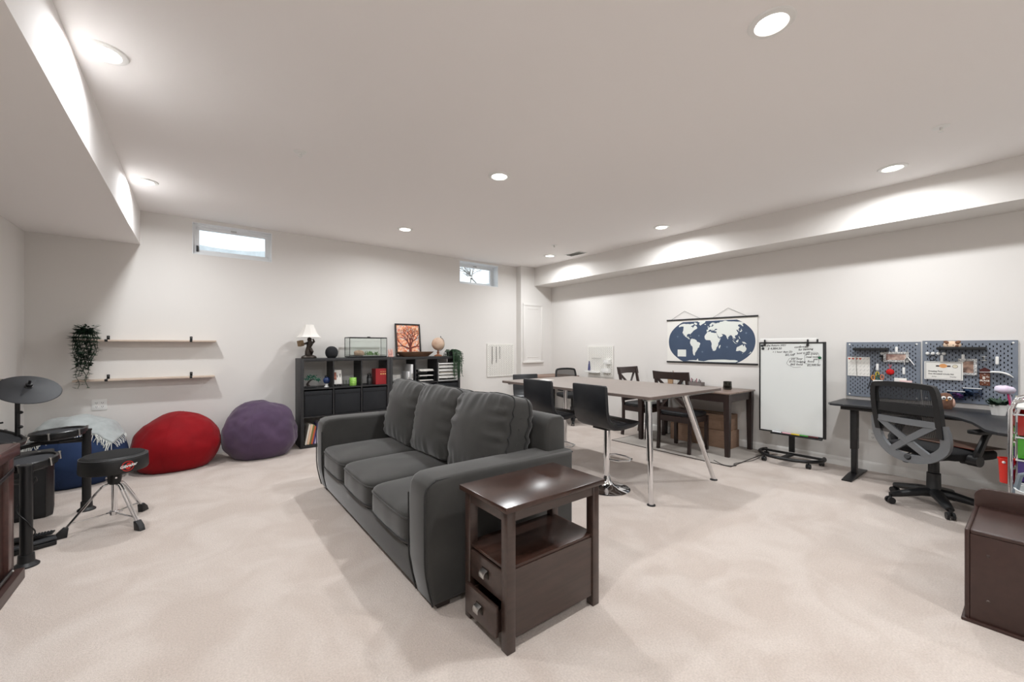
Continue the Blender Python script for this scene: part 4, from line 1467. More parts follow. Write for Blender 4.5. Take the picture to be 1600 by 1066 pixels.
def cross_chair(loc, rotz, label):
    t = thing('dining_chair', label, 'chair', loc, rotz, 'cross-back dining chairs')
    for s in (-1, 1):
        MB().prism([(s * .205 - .019, -.21), (s * .205 + .019, -.21), (s * .205 + .019, -.172), (s * .205 - .019, -.172)], 0, .435, 'z', bev=.002).build('leg', M_ESP, t)
        lp = [(.205, 0), (.245, 0), (.225, .20), (.222, .45), (.245, .68), (.305, .97), (.275, .975), (.212, .69), (.187, .46), (.188, .2)]
        MB().prism(lp, s * .205 - .017, s * .205 + .017, 'x', bev=.003).build('leg', M_ESP, t)
    fr = MB().bb(-.19, .19, -.205, -.185, .365, .435).bb(-.19, .19, .195, .215, .365, .435).bb(-.215, -.195, -.175, .19, .365, .435).bb(.195, .215, -.175, .19, .365, .435)
    fr.build('seat_frame', M_ESP, t)
    se = cushion((.44, .42, .05), 7, (0, 0, .012), cuts=10).build('seat_pad', M_LEATHER, t, loc=(0, -.005, .462), sharp=80)
    # curved top rail
    rl = MB()
    sec = []
    n = 10
    for i in range(n + 1):
        q = -1 + 2 * i / n
        x = .238 * q
        yb = .268 + .035 * (1 - q * q)
        z0, z1 = .885 + .012 * (1 - q * q), .985 + .006 * q * q
        sec.append([rl.bm.verts.new(v) for v in ((x, yb - .012, z0), (x, yb + .012, z0), (x, yb + .034, z1), (x, yb + .010, z1))])
    for A, B in zip(sec, sec[1:]):
        for k in range(4):
            rl.bm.faces.new([A[k], A[(k + 1) % 4], B[(k + 1) % 4], B[k]])
    rl.bm.faces.new(sec[0])
    rl.bm.faces.new(sec[-1])
    rl.build('top_rail', M_ESP, t)
    MB().bb(-.19, .19, .204, .226, .50, .54).build('lower_rail', M_ESP, t)
    for s in (-1, 1):
        p0, p1 = Vector((s * .18, .214, .535)), Vector((-s * .17, .288, .90))
        d = (p1 - p0)
        L = d.length
        ang = math.atan2(d.x, d.z)
        MB().box(((p0 + p1) / 2) + Vector((0, s * .006, 0)), (.032, .014, L), rot=(-math.atan2(d.y, d.z), ang, 0)).build('cross_slat', M_ESP, t)
    return t


cross_chair((4.865, 2.77, 0), R(90), 'espresso cross-back dining chair with black pad, nearest the work table')
cross_chair((5.165, 3.545, 0), R(0), 'espresso cross-back dining chair at the far end of the dining table')

# ------------------------------------------------------------------ dining table by the wall
M_DTOP = mat('scuffed_walnut_top', (122, 104, 94), .3, var=.35, vscale=6, stretch=(5, 1, 5))
DZ = .755
t = thing('dining_table', 'small espresso dining table with worn top below the world map', 'table', (5.195, 2.82, 0))
dx, dy = .345, .63
MB().bb(-dx, dx, -dy, dy, DZ - .018, DZ, .004).build('table_top', M_DTOP, t)
for sx in (-1, 1):
    for sy in (-1, 1):
        lg = MB()
        a, b_ = .032, .023
        cx, cy_ = sx * (dx - .045), sy * (dy - .045)
        v = [(cx - b_, cy_ - b_, 0), (cx + b_, cy_ - b_, 0), (cx + b_, cy_ + b_, 0), (cx - b_, cy_ + b_, 0), (cx - a, cy_ - a, .62), (cx + a, cy_ - a, .62), (cx + a, cy_ + a, .62), (cx - a, cy_ + a, .62), (cx - a, cy_ - a, DZ - .018), (cx + a, cy_ - a, DZ - .018), (cx + a, cy_ + a, DZ - .018), (cx - a, cy_ + a, DZ - .018)]
        lg.add(v, [[0, 1, 2, 3], [0, 1, 5, 4], [1, 2, 6, 5], [2, 3, 7, 6], [3, 0, 4, 7], [4, 5, 9, 8], [5, 6, 10, 9], [6, 7, 11, 10], [7, 4, 8, 11], [8, 9, 10, 11]])
        lg.build('leg', M_ESP, t)
MB().bb(-dx + .075, dx - .075, -dy + .03, -dy + .05, .64, DZ - .018).build('apron', M_ESP, t)
MB().bb(-dx + .075, dx - .075, dy - .05, dy - .03, .64, DZ - .018).build('apron', M_ESP, t)
MB().bb(-dx + .03, -dx + .05, -dy + .075, dy - .075, .64, DZ - .018).build('apron', M_ESP, t)
MB().bb(dx - .05, dx - .03, -dy + .075, dy - .075, .64, DZ - .018).build('apron', M_ESP, t)

t = thing('pencil_cup', 'cork cup of pencils on the dining table under the map', 'pencil cup', (5.46, 3.30, DZ))
MB().lathe([(0, 0), (.036, 0), (.042, .11), (.038, .11), (.034, .006), (0, .006)], n=20).build('cup', mat('cork', (176, 144, 110), .8, var=.2, vscale=40), t)
random.seed(2)
for k in range(9):
    a = random.uniform(0, 2 * PI)
    p0 = Vector((.018 * math.cos(a), .018 * math.sin(a), .01))
    p1 = Vector((.045 * math.cos(a), .045 * math.sin(a), random.uniform(.15, .19)))
    MB().cyl(p0, p1, .0035, n=6).build('pencil', mat('pencil_%d' % (k % 3), ((60, 90, 60), (40, 40, 44), (190, 120, 60))[k % 3], .5), t)
t = thing('supply_jar', 'clear jar with blue supplies next to the pencil cup', 'jar', (5.46, 3.14, DZ))
MB().lathe([(0, 0), (.045, 0), (.047, .10), (.044, .10), (.042, .005), (0, .005)], n=20).build('jar_glass', M_TANK, t)
random.seed(4)
for k in range(7):
    MB().ball((random.uniform(-.02, .02), random.uniform(-.02, .02), .02 + .015 * k), (.017, .017, .014), 10, 6).build('supply', mat('supply_%d' % (k % 2), ((40, 80, 110), (60, 70, 84))[k % 2], .5), t)
t = thing('marker_tray', 'low tray of markers on the dining table behind the chair rail', 'tray', (5.46, 2.93, DZ))
MB().bb(-.05, .05, -.11, .11, 0, .006).bb(-.05, -.046, -.11, .11, .006, .05).bb(.046, .05, -.11, .11, .006, .05).bb(-.046, .046, -.11, -.106, .006, .05).bb(-.046, .046, .106, .11, .006, .05).build('tray', mat('tray_grey', (120, 112, 110), .6), t)
for k in range(7):
    MB().cyl((-.02 + .006 * (k % 3), -.085 + .028 * k, .012), (.02 * (k % 2), -.08 + .028 * k, .075 + .012 * (k % 3)), .006, n=8).build('marker', mat('marker_%d' % (k % 3), ((70, 30, 34), (30, 30, 34), (130, 60, 80))[k % 3], .4), t)
t = thing('glass_votive', 'smoky grey glass votive on the dining table near the easel', 'candle holder', (5.30, 2.42, DZ))
M_SMOKE = glass_mat('smoke_glass', (178, 178, 174))
MB().lathe([(0, 0), (.046, 0), (.052, .012), (.047, .10), (.043, .10), (.046, .014), (0, .012)], n=24).build('votive_glass', M_SMOKE, t)
MB().lathe([(0, .013), (.04, .013), (.038, .045), (0, .045)], n=20).build('wax', mat('grey_wax', (74, 74, 72), .6), t)

# rug and boxes ------------------------------------------------------
t = thing('floor_mat', 'pale taupe low-pile mat with dark edging under the dining table', 'rug', (5.035, 2.82, 0))
MB().bb(-.50, .50, -.78, .80, .0, .006, .002).build('mat_cloth', mat('mat_cloth', (172, 165, 158), .95, var=.12, vscale=3, bump=.3, bscale=120), t)
ed = ring = [(-.50, -.78), (.50, -.78), (.50, .80), (-.50, .80)]
for (x0, x1, y0, y1) in ((-.505, -.497, -.785, .805), (.497, .505, -.785, .805), (-.497, .497, -.785, -.777), (-.497, .497, .797, .805)):
    MB().bb(x0, x1, y0, y1, 0, .0075).build('edge_binding', mat('binding', (70, 64, 60), .8), t)
M_CARD = mat('cardboard', (150, 122, 102), .85, var=.1, vscale=8, stretch=(1, 1, 8))


def carton(loc, sx, sy, sz, label, rz=0):
    t = thing('cardboard_box', label, 'box', loc, rz, 'cardboard boxes under the dining table')
    MB().bb(-sx, sx, -sy, sy, 0, sz, .002).build('carton', M_CARD, t)
    MB().bb(-sx + .001, -.001, -sy, sy, sz, sz + .004).build('flap', M_CARD, t)
    MB().bb(.001, sx - .001, -sy, sy, sz, sz + .004).build('flap', M_CARD, t)
    MB().bb(-.025, .025, -sy - .0008, sy + .0008, sz + .004, sz + .005).build('packing_tape', mat('tape', (176, 146, 116), .3), t)


carton((5.395, 2.78, .0065), .135, .40, .215, 'lower long cardboard box on the mat under the dining table')
carton((5.405, 2.79, .2275), .13, .39, .19, 'upper long cardboard box on the mat under the dining table', R(1))

# cable from the mat to the easel
tag(MB().tube(smooth_path([(4.62, 2.26, .013), (4.52, 2.10, .012), (4.60, 2.01, .010), (4.66, 2.055, .013), (4.9, 2.0, .010), (5.13, 2.0, .005), (5.32, 2.02, .005), (5.50, 1.93, .005)], 8), .0028, n=6).build('power_cord', M_BLACK), 'thin black power cord running from the mat toward the easel', 'cord')

# far curved desk and office chair ------------------------------------
t = thing('corner_desk', 'brown curved corner desk against the far bump-out wall', 'desk', (5.0, 5.55, 0))
cd = [(-.40, .32), (.54, .32), (.54, -.38)]
for k in range(11):
    a = R(0 + 90 * k / 10)
    cd.append((.34 - 0.74 * math.sin(a), -.38 + .42 * (1 - math.cos(a)) + .1 * math.sin(a)))
MB().prism(cd, .735, .762, 'z').build('desk_top', mat('brown_desk', (132, 108, 94), .5, var=.12, vscale=5), t)
for (x, y) in ((-.3, .25), (.48, .25), (.48, -.3)):
    MB().bb(x - .025, x + .025, y - .025, y + .025, 0, .735).build('leg', M_BLACKM, t)


def swivel_base(t, col_top, star_r=.30, a0=0.0, parts=5):
    for k in range(parts):
        a = a0 + 2 * PI * k / parts
        d = Vector((math.cos(a), math.sin(a), 0))
        arm_ = MB().tube([d * .02 + Vector((0, 0, .115)), d * .10 + Vector((0, 0, .112)), d * (star_r * .8) + Vector((0, 0, .085)), d * star_r + Vector((0, 0, .075))], [.05, .044, .034, .026], n=10, flat=.75).build('base_arm', M_BLACK, t)
        w = MB()
        sd = Vector((-d.y, d.x, 0))
        pc = d * (star_r + .004)
        for s in (-1, 1):
            w.cyl(pc + sd * (s * .008) + Vector((0, 0, .028)), pc + sd * (s * .024) + Vector((0, 0, .028)), .027, n=16)
        w.build('caster', M_BLACK, arm_)
        MB().cyl(pc + Vector((0, 0, .03)), pc + Vector((0, 0, .078)), .009, n=8).tube([pc + sd * -.022 + Vector((0, 0, .045)), pc + Vector((0, 0, .06)), pc + sd * .022 + Vector((0, 0, .045))], .008, n=6).build('caster_fork', M_BLACK, arm_)
    MB().lathe([(0, .09), (.052, .09), (.052, .135), (.044, .15), (.042, .27), (.034, .275), (.034, col_top - .05), (.026, col_top), (0, col_top)], n=24).build('gas_column', M_BLACK, t)


M_MESH = None


def mesh_mat():
    m = bpy.data.materials.new('chair_mesh')
    m.use_nodes = True
    nt = m.node_tree
    nt.nodes.clear()
    out = nt.nodes.new('ShaderNodeOutputMaterial')
    mix = nt.nodes.new('ShaderNodeMixShader')
    tr = nt.nodes.new('ShaderNodeBsdfTransparent')
    pb = nt.nodes.new('ShaderNodeBsdfPrincipled')
    pb.inputs['Base Color'].default_value = (.012, .012, .013, 1)
    pb.inputs['Roughness'].default_value = .6
    mix.inputs[0].default_value = .74
    nt.links.new(tr.outputs[0], mix.inputs[1])
    nt.links.new(pb.outputs[0], mix.inputs[2])
    nt.links.new(mix.outputs[0], out.inputs[0])
    return m


M_MESH = mesh_mat()
t = thing('mesh_office_chair', 'black mesh-back office chair tucked in at the far corner desk', 'office chair', (5.05, 4.86, 0), R(-20))
swivel_base(t, .44, .28, .5)
cushion((.48, .46, .07), 6, (0, 0, .012), cuts=10).build('seat', mat('seat_fabric', (22, 22, 24), .9, bump=.2, bscale=400), t, loc=(0, -.02, .475), sharp=80)
MB().tube([(0, .18, .44), (0, .26, .46), (0, .27, .62)], [.025, .025, .02], n=8).build('back_bar', M_BLACK, t)
fr = [(-.15, .25, .54), (-.19, .26, .70), (-.18, .28, .86), (-.14, .29, .895), (0, .295, .905), (.14, .29, .895), (.18, .28, .86), (.19, .26, .70), (.15, .25, .54), (0, .245, .52)]
frs = smooth_path(fr + [fr[0]], 4)[:-1]
MB().tube(frs, .017, n=8, closed=True).build('back_frame', M_BLACK, t)
ms = MB()
ms.add(frs, [list(range(len(frs)))])
ms.build('back_mesh', M_MESH, t)
# ------------------------------------------------------------------ world map
lonlat = {
 'north_america': [(-168,66),(-156,71),(-140,70),(-125,70),(-110,68),(-95,70),(-82,68),(-87,63),(-94,60),(-92,57),(-82,55),(-80,51),(-78,56),(-77,62),(-70,61),(-64,59),(-56,52),(-60,47),(-66,44),(-70,42),(-75,36),(-81,31),(-80,26),(-83,29),(-90,30),(-97,27),(-97,21),(-91,18),(-87,21),(-88,16),(-83,14),(-82,9),(-78,8),(-84,9),(-92,14),(-97,16),(-105,20),(-109,25),(-114,31),(-112,26),(-110,23),(-116,31),(-122,36),(-124,46),(-130,54),(-140,60),(-150,60),(-158,57),(-165,60)],
 'greenland': [(-72,78),(-60,82),(-35,83),(-20,80),(-22,72),(-35,66),(-43,60),(-52,65),(-57,75)],
 'arctic_island': [(-90,76),(-78,74),(-64,67),(-70,63),(-78,66),(-90,72)],
 'south_america': [(-78,8),(-72,12),(-62,10),(-52,5),(-50,0),(-40,-3),(-35,-7),(-39,-15),(-41,-22),(-48,-26),(-54,-34),(-58,-38),(-63,-41),(-66,-46),(-69,-52),(-74,-52),(-75,-46),(-73,-38),(-71,-28),(-71,-18),(-77,-13),(-81,-5),(-80,1)],
 'africa': [(-6,35),(10,37),(11,33),(20,32),(32,31),(35,27),(38,18),(43,11),(51,11),(46,3),(40,-5),(40,-14),(35,-20),(33,-27),(27,-34),(19,-34),(14,-24),(12,-16),(13,-7),(9,1),(8,4),(-3,5),(-9,5),(-16,12),(-17,20),(-10,29)],
 'madagascar': [(44,-25),(43,-17),(49,-12),(50,-16),(47,-25)],
 'eurasia': [(-9,37),(-9,43),(-1,44),(-4,48),(3,51),(8,54),(8,57),(12,55),(20,55),(24,59),(29,60),(22,61),(25,65),(20,63),(17,58),(13,56),(5,59),(6,63),(15,69),(26,71),(40,67),(34,65),(45,68),(60,69),(70,73),(80,73),(95,76),(105,77),(115,73),(130,72),(150,71),(170,70),(179,68),(178,63),(165,60),(163,56),(157,51),(156,58),(150,59),(138,54),(141,48),(132,43),(128,40),(129,35),(126,35),(125,40),(118,39),(122,36),(119,34),(122,30),(117,23),(109,21),(106,18),(109,12),(105,9),(101,13),(100,8),(104,2),(101,4),(98,9),(97,17),(92,22),(87,21),(80,15),(80,10),(77,8),(73,17),(72,21),(66,25),(57,26),(51,29),(50,30),(56,25),(60,22),(55,17),(44,13),(39,21),(34,29),(35,36),(28,37),(27,40),(36,42),(41,42),(38,46),(31,46),(28,42),(23,40),(23,37),(20,40),(14,45),(18,40),(16,38),(11,43),(4,43),(0,39),(-3,37)],
 'britain': [(-5,50),(1,51),(0,53),(-3,58),(-6,57),(-3,54)],
 'japan': [(130,32),(136,34),(141,36),(142,42),(145,44),(140,42),(137,37),(131,34)],
 'sumatra': [(95,5),(104,-3),(106,-6),(101,-3)],
 'borneo': [(109,1),(117,7),(119,4),(116,-4),(110,-3)],
 'java': [(106,-6),(115,-8),(114,-9),(106,-8)],
 'philippines': [(120,18),(122,18),(126,7),(123,8)],
 'new_guinea': [(131,-1),(141,-3),(150,-10),(143,-9),(137,-8),(133,-4)],
 'australia': [(114,-22),(122,-18),(129,-14),(136,-12),(137,-16),(141,-17),(142,-11),(146,-19),(153,-26),(153,-31),(150,-37),(144,-38),(139,-36),(135,-34),(130,-32),(123,-34),(115,-34)],
 'tasmania': [(145,-41),(148,-41),(147,-43)],
 'new_zealand': [(173,-35),(178,-38),(174,-42),(168,-46),(171,-43),(174,-39)],
 'iceland': [(-24,65),(-15,66),(-14,64),(-20,63)],
 'cuba': [(-84,22),(-75,20),(-78,21)],
 'antarctica': [(-150,-76),(-120,-73),(-75,-72),(-60,-64),(-62,-74),(-30,-76),(0,-70),(50,-67),(90,-66),(140,-67),(165,-71),(165,-77),(80,-78),(0,-78),(-90,-78)],
}
PL = [1, .9986, .9954, .99, .9822, .973, .96, .9427, .9216, .8962, .8679, .835, .7986, .7597, .7186, .6732, .6213, .5722, .5322]
PD = [0, .062, .124, .186, .248, .31, .372, .434, .4958, .5571, .6176, .6769, .7346, .7903, .8435, .8936, .9394, .9761, 1]
MAPW, MAPH = 1.235, .61


def rob(lon, lat):
    a = min(89.9, abs(lat)) / 5
    i = int(a)
    f_ = a - i
    pl = PL[i] * (1 - f_) + PL[i + 1] * f_
    pd = PD[i] * (1 - f_) + PD[i + 1] * f_
    return (lon / 180 * pl * MAPW * .482, math.copysign(pd, lat) * MAPW * .482 * .5072 - .012)


t = thing('world_map', 'hanging world map with navy oceans and black hanger rails on the right wall', 'map', (XR - .006, 2.79, 1.375), -PI / 2)
MB().bb(-MAPW / 2, MAPW / 2, -.0015, 0, -MAPH / 2, MAPH / 2).build('paper', M_PAPER, t)
oc = MB()
zlim = MAPH / 2 - .008
pts = []
for k in range(-34, 35):
    pts.append((180, k * 2.35))
edge = [rob(*p) for p in pts]
edge = [(x, max(-zlim, min(zlim, z))) for x, z in edge]
oc.flat(edge + [(-x, z) for x, z in reversed(edge)], -.0019)
oc.build('ocean_print', mat('map_navy', (60, 76, 100), .7, var=.05, vscale=6), t, keepn=True)
ld = MB()
for nm, pl_ in lonlat.items():
    q = []
    for k, (lo, la) in enumerate(pl_):
        lo2, la2 = pl_[(k + 1) % len(pl_)]
        q.append(rob(lo, la))
        q.append(rob((lo + lo2) / 2 + random.uniform(-1, 1), (la + la2) / 2 + random.uniform(-1, 1)))
    q = [(x, max(-zlim, min(zlim, z))) for x, z in q]
    ld.flat(q, -.0023)
ld.flat(rrect(-.455, -.325, -.225, -.125, .004, 2), -.0022)
ld.build('land_print', mat('map_land', (226, 230, 224), .7), t, keepn=True)
cpr = MB()
for (lo, la) in ((-140, 20), (-145, -50), (-42, 22), (-28, -38), (76, -20), (152, 28)):
    x, z = rob(lo, la)
    cpr.flat([(x + .012 * math.cos(a), z + .012 * math.sin(a)) for a in [2 * PI * i / 12 for i in range(12)]], -.0021)
cpr.build('compass_print', mat('map_pale', (96, 114, 134), .7), t, keepn=True)
for z in (MAPH / 2, -MAPH / 2):
    MB().bb(-MAPW / 2 - .008, MAPW / 2 + .008, -.012, .004, z - .010, z + .010, .002).build('hanger_rail', M_BLACK, t)
for xc in (-.33, .28):
    MB().tube([(xc - .22, -.004, MAPH / 2 + .008), (xc - .02, -.002, MAPH / 2 + .125), (xc + .21, -.004, MAPH / 2 + .008)], .0018, n=5).build('hanger_string', M_INK, t)

# ------------------------------------------------------------------ whiteboard easel
t = thing('whiteboard_easel', 'rolling whiteboard easel with black frame and handwritten notes', 'whiteboard', (5.30, 1.725, 0), -PI / 2)
bw, z0, z1 = .325, .305, 1.345
MB().bb(-bw + .008, bw - .008, -.008, .008, z0 + .008, z1 - .008).build('board', mat('whiteboard_face', (230, 234, 232), .22, coat=.3), t)
for (a0, a1, b0, b1) in ((-bw, bw, z1 - .016, z1), (-bw, bw, z0, z0 + .016), (-bw, -bw + .016, z0 + .016, z1 - .016), (bw - .026, bw, z0 + .016, z1 - .016)):
    MB().bb(a0, a1, -.012, .014, b0, b1, .002).build('board_frame', M_BLACK, t)
MB().bb(-bw + .01, bw - .085, -.004, .024, z1, z1 + .045, .002).build('flipchart_bar', M_WHITE, t)
for x in (-.262, .165):
    MB().bb(x - .007, x + .007, -.022, -.008, z1 - .04, z1 + .03, .002).bb(x - .011, x + .011, -.03, -.012, z1 - .045, z1 - .018, .003).build('paper_clamp', M_BLACK, t)
MB().cyl((bw - .075, .0, z1), (bw - .075, 0, z1 + .03), .008, n=8).build('bar_knob', M_BLACK, t)
MB().bb(-.19, .30, -.055, -.010, z0 - .012, z0 + .002, .002).build('marker_ledge', M_BLACK, t)
for k, (x, c_) in enumerate(((-.13, (230, 232, 236)), (-.03, (220, 170, 180)), (.05, (226, 196, 60)), (.13, (70, 150, 60)), (.22, (90, 26, 30)))):
    MB().cyl((x - .045, -.032, z0 + .011), (x + .045, -.034, z0 + .011), .0085, n=10).build('whiteboard_marker', mat('wbm_%d' % k, c_, .4), t)
for (x, z, c_) in ((-.292, 1.305, (40, 46, 50)), (-.283, 1.27, (40, 46, 50)), (.272, 1.175, (24, 96, 60))):
    MB().lathe([(0, 0), (.015, 0), (.014, .006), (0, .008)], n=18, M=Matrix.Translation((x, -.008, z)) @ Matrix.Rotation(PI / 2, 4, 'X')).build('magnet', mat('mag_%d' % c_[0], c_, .4), t)
tx = MB()
for (s, sz, x, z, ro) in (('the Return 2021', .030, -.245, 1.296, .02), ('$ 4,884.50', .034, -.235, 1.258, .03), ('+ 1 hour days (2):', .028, -.185, 1.222, .03), ('$3,100', .032, -.055, 1.192, -.02),
                          ('confirmed', .032, .035, 1.278, .06), ('for banking', .030, .075, 1.250, .08), ('x  hour p. wk', .028, .03, 1.205, .14),
                          ('per hour', .030, .005, 1.150, 0), ('$175 lodging', .030, -.015, 1.118, 0), ('$65 food', .032, -.005, 1.085, .02),
                          ('gas (min)', .030, .142, 1.205, .03), ('meal motel', .028, .145, 1.172, .03), ('pm', .028, .215, 1.150, 0), ('food', .032, .16, 1.122, .02), ('$2,500.00', .030, .155, 1.082, .03)):
    text_geo(tx, s, sz, x, z, -.0084, 'LEFT', .25, ro, .0006)
o = tx.build('handwriting', M_INK, t, keepn=True)
MB().tube([(p[0], -.0084, p[1]) for p in rrect(.135, .262, 1.105, 1.232, .02)], .0012, n=4, closed=True).build('ink_outline', M_INK, t)
MB().tube([(.05 + .085 * math.cos(a) + .006 * math.sin(5 * a), -.0084, 1.118 + .055 * math.sin(a)) for a in [R(70 + 230 * i / 30) for i in range(31)]], .0012, n=4).build('ink_outline', M_INK, t)
# stand
MB().bb(-.028, .028, .016, .042, .10, 1.15, .004).build('post', M_BLACKM, t)
arc = [(.30 * math.cos(a), -.02 + .26 * math.sin(a) * -1, .075) for a in [R(-22 + 224 * i / 36) for i in range(37)]]
arc = [(x * 1.02, y + .02, z) for x, y, z in arc]
MB().tube(arc, .018, n=12).build('base_hoop', M_BLACKM, t)
MB().bb(-.29, .29, .012, .05, .068, .09, .004).bb(-.03, .03, -.235, .012, .068, .085, .003).build('base_bar', M_BLACKM, t)
for (x, y) in ((-.27, .06), (.27, .06), (-.20, -.20), (.22, -.18)):
    c = MB()
    for s in (-1, 1):
        c.cyl((x + s * .006, y, .025), (x + s * .02, y, .025), .025, n=16)
    c.cyl((x, y, .025), (x, y, .07), .008, n=8).bb(x - .006, x + .006, y - .02, y + .02, .03, .052, .004)
    c.build('caster', M_BLACK, t)


# ------------------------------------------------------------------ pegboards with real slots
def pegboard(loc, rotz, w, h, m, label, cols, rows, group):
    t = thing('pegboard', label, 'pegboard', loc, rotz, group)
    mb = MB()
    cw_, ch_ = w / cols, h / rows
    yf, yb = -.018, -.013
    for j in range(rows):
        for i in range(cols):
            x0, z0_ = -w / 2 + i * cw_, -h / 2 + j * ch_
            x1_, z1_ = x0 + cw_, z0_ + ch_
            border = i in (0, cols - 1) or j in (0, rows - 1)
            if (i + j) % 2 or border:
                mb.add([(x0, yf, z0_), (x1_, yf, z0_), (x1_, yf, z1_), (x0, yf, z1_)], [[0, 1, 2, 3]])
            else:
                cx, cz = (x0 + x1_) / 2, (z0_ + z1_) / 2
                sx_, sz_ = .0036, .0082
                v = [(x0, yf, z0_), (x1_, yf, z0_), (x1_, yf, z1_), (x0, yf, z1_), (cx - sx_, yf, cz - sz_), (cx + sx_, yf, cz - sz_), (cx + sx_, yf, cz + sz_), (cx - sx_, yf, cz + sz_),
                     (cx - sx_, yb, cz - sz_), (cx + sx_, yb, cz - sz_), (cx + sx_, yb, cz + sz_), (cx - sx_, yb, cz + sz_)]
                mb.add(v, [[0, 1, 5, 4], [1, 2, 6, 5], [2, 3, 7, 6], [3, 0, 4, 7], [4, 5, 9, 8], [5, 6, 10, 9], [6, 7, 11, 10], [7, 4, 8, 11]])
    bmesh.ops.remove_doubles(mb.bm, verts=mb.bm.verts, dist=.00005)
    mb.build('slotted_panel', m, t, sharp=30)
    rim = MB().bb(-w / 2, w / 2, -.018, -.002, h / 2, h / 2 + .004, .001).bb(-w / 2, w / 2, -.018, -.002, -h / 2 - .004, -h / 2, .001).bb(-w / 2 - .004, -w / 2, -.018, -.002, -h / 2 - .004, h / 2 + .004, .001).bb(w / 2, w / 2 + .004, -.018, -.002, -h / 2 - .004, h / 2 + .004, .001)
    rim.build('panel_rim', m, t)
    MB().bb(-w / 2, w / 2, -.0016, -.0004, -h / 2, h / 2).build('slot_shade_sheet', mat('slot_shade', (46, 46, 48), .9), t)  # added sheet, its dark colour stands in for the shade behind the slots
    for sx in (-1, 1):
        for sz in (-1, 1):
            MB().lathe([(0, 0), (.008, 0), (.007, .003), (0, .004)], n=12, M=Matrix.Translation((sx * (w / 2 - .022), -.018, sz * (h / 2 - .018))) @ Matrix.Rotation(PI / 2, 4, 'X')).build('corner_fixing', M_WHITE, t)
    return t


M_PGREY = mat('pegboard_slate', (122, 130, 142), .55)
M_PWHITE = mat('pegboard_white', (234, 232, 226), .5)
PA = pegboard((XR, 1.0, 1.055), -PI / 2, .56, .565, M_PGREY, 'slate grey pegboard with a stamp chart and red ornament, left of the desk pair', 28, 28, 'slate pegboards over the desk')
PB = pegboard((XR, .412, 1.065), -PI / 2, .572, .565, M_PGREY, 'slate grey pegboard with a certificate and place ribbon, right of the desk pair', 28, 28, 'slate pegboards over the desk')
PM = pegboard((XR, 4.69, 1.035), -PI / 2, .56, .53, M_PWHITE, 'white pegboard with small shelves and blue tassel on the right wall', 28, 26, 'white pegboards')
PL_ = pegboard((4.42, YB, 1.045), 0, .60, .59, M_PWHITE, 'white empty pegboard with three thin rods on the back wall', 30, 30, 'white pegboards')
for k, (x, zt_, zb_) in enumerate(((-.20, .245, -.07), (-.11, .245, -.05), (-.03, .245, .02))):
    tag(MB().cyl((4.42 + x, YB - .024, 1.045 + zb_), (4.42 + x, YB - .024, 1.045 + zt_), .004, n=8).build('hanging_rod', mat('grey_rod', (104, 102, 100), .4)), ('long', 'middle', 'short')[k] + ' thin grey rod hanging on the back wall pegboard', 'rod', 'thin rods')


def on(board, x, z, y=0.0):
    """point on a right-wall pegboard: x to the right, z up, y toward the room"""
    return (board.location.x - .0185 - y, board.location.y - x, board.location.z + z)


RW = -PI / 2
# white pegboard accessories
t = thing('peg_shelf', 'white ledge at the bottom left of the right-wall white pegboard', 'shelf', on(PM, -.13, -.20), RW)
MB().bb(-.14, .14, -.09, 0, 0, .006, .001).bb(-.14, .14, -.092, -.088, 0, .03, .001).build('ledge', M_WHITE, t)
for k, z in enumerate((.03, -.12)):
    t = thing('peg_bin', ('upper' if k == 0 else 'lower') + ' small white bin on the right-wall white pegboard', 'bin', on(PM, .19 - .03 * k, z - .07), RW, 'white peg bins')
    w = .05 + .03 * k
    MB().bb(-w, w, -.07, -.067, 0, .07, .001).bb(-w, -w + .003, -.067, 0, 0, .07).bb(w - .003, w, -.067, 0, 0, .07).bb(-w + .003, w - .003, -.067, 0, 0, .003).build('bin_wall', M_WHITE, t)
    MB().bb(-w - .003, w + .003, -.073, 0, .07, .075, .001).build('bin_rim', M_WHITE, t)
t = thing('tassel', 'blue yarn tassel hanging on the white pegboard', 'tassel', on(PM, -.235, -.145, .012), RW)
ts = MB()
random.seed(3)
for k in range(26):
    a = random.uniform(0, 2 * PI)
    r_ = random.uniform(0, .03)
    ts.tube([(0, 0, .13), (.012 * math.cos(a), .008 * math.sin(a), .09), (r_ * math.cos(a), r_ * .35 * math.sin(a), -.02)], .004, n=4)
o = ts.build('strands', mat('tassel_blue', (80, 82, 126), .8), t); o['kind'] = 'stuff'
MB().ball((0, 0, .128), (.012, .010, .014), 12, 8).build('knot', MATS['tassel_blue'], t)
for k in range(6):
    tag(MB().tube([on(PM, -.15 + .035 * k, .06, 0), on(PM, -.15 + .035 * k, .045, .03), on(PM, -.15 + .035 * k, .06, .04)], .003, n=6).build('peg_hook', M_STEEL), ('first', 'second', 'third', 'fourth', 'fifth', 'sixth')[k] + ' small metal hook from the left on the white pegboard', 'hook', 'metal peg hooks')

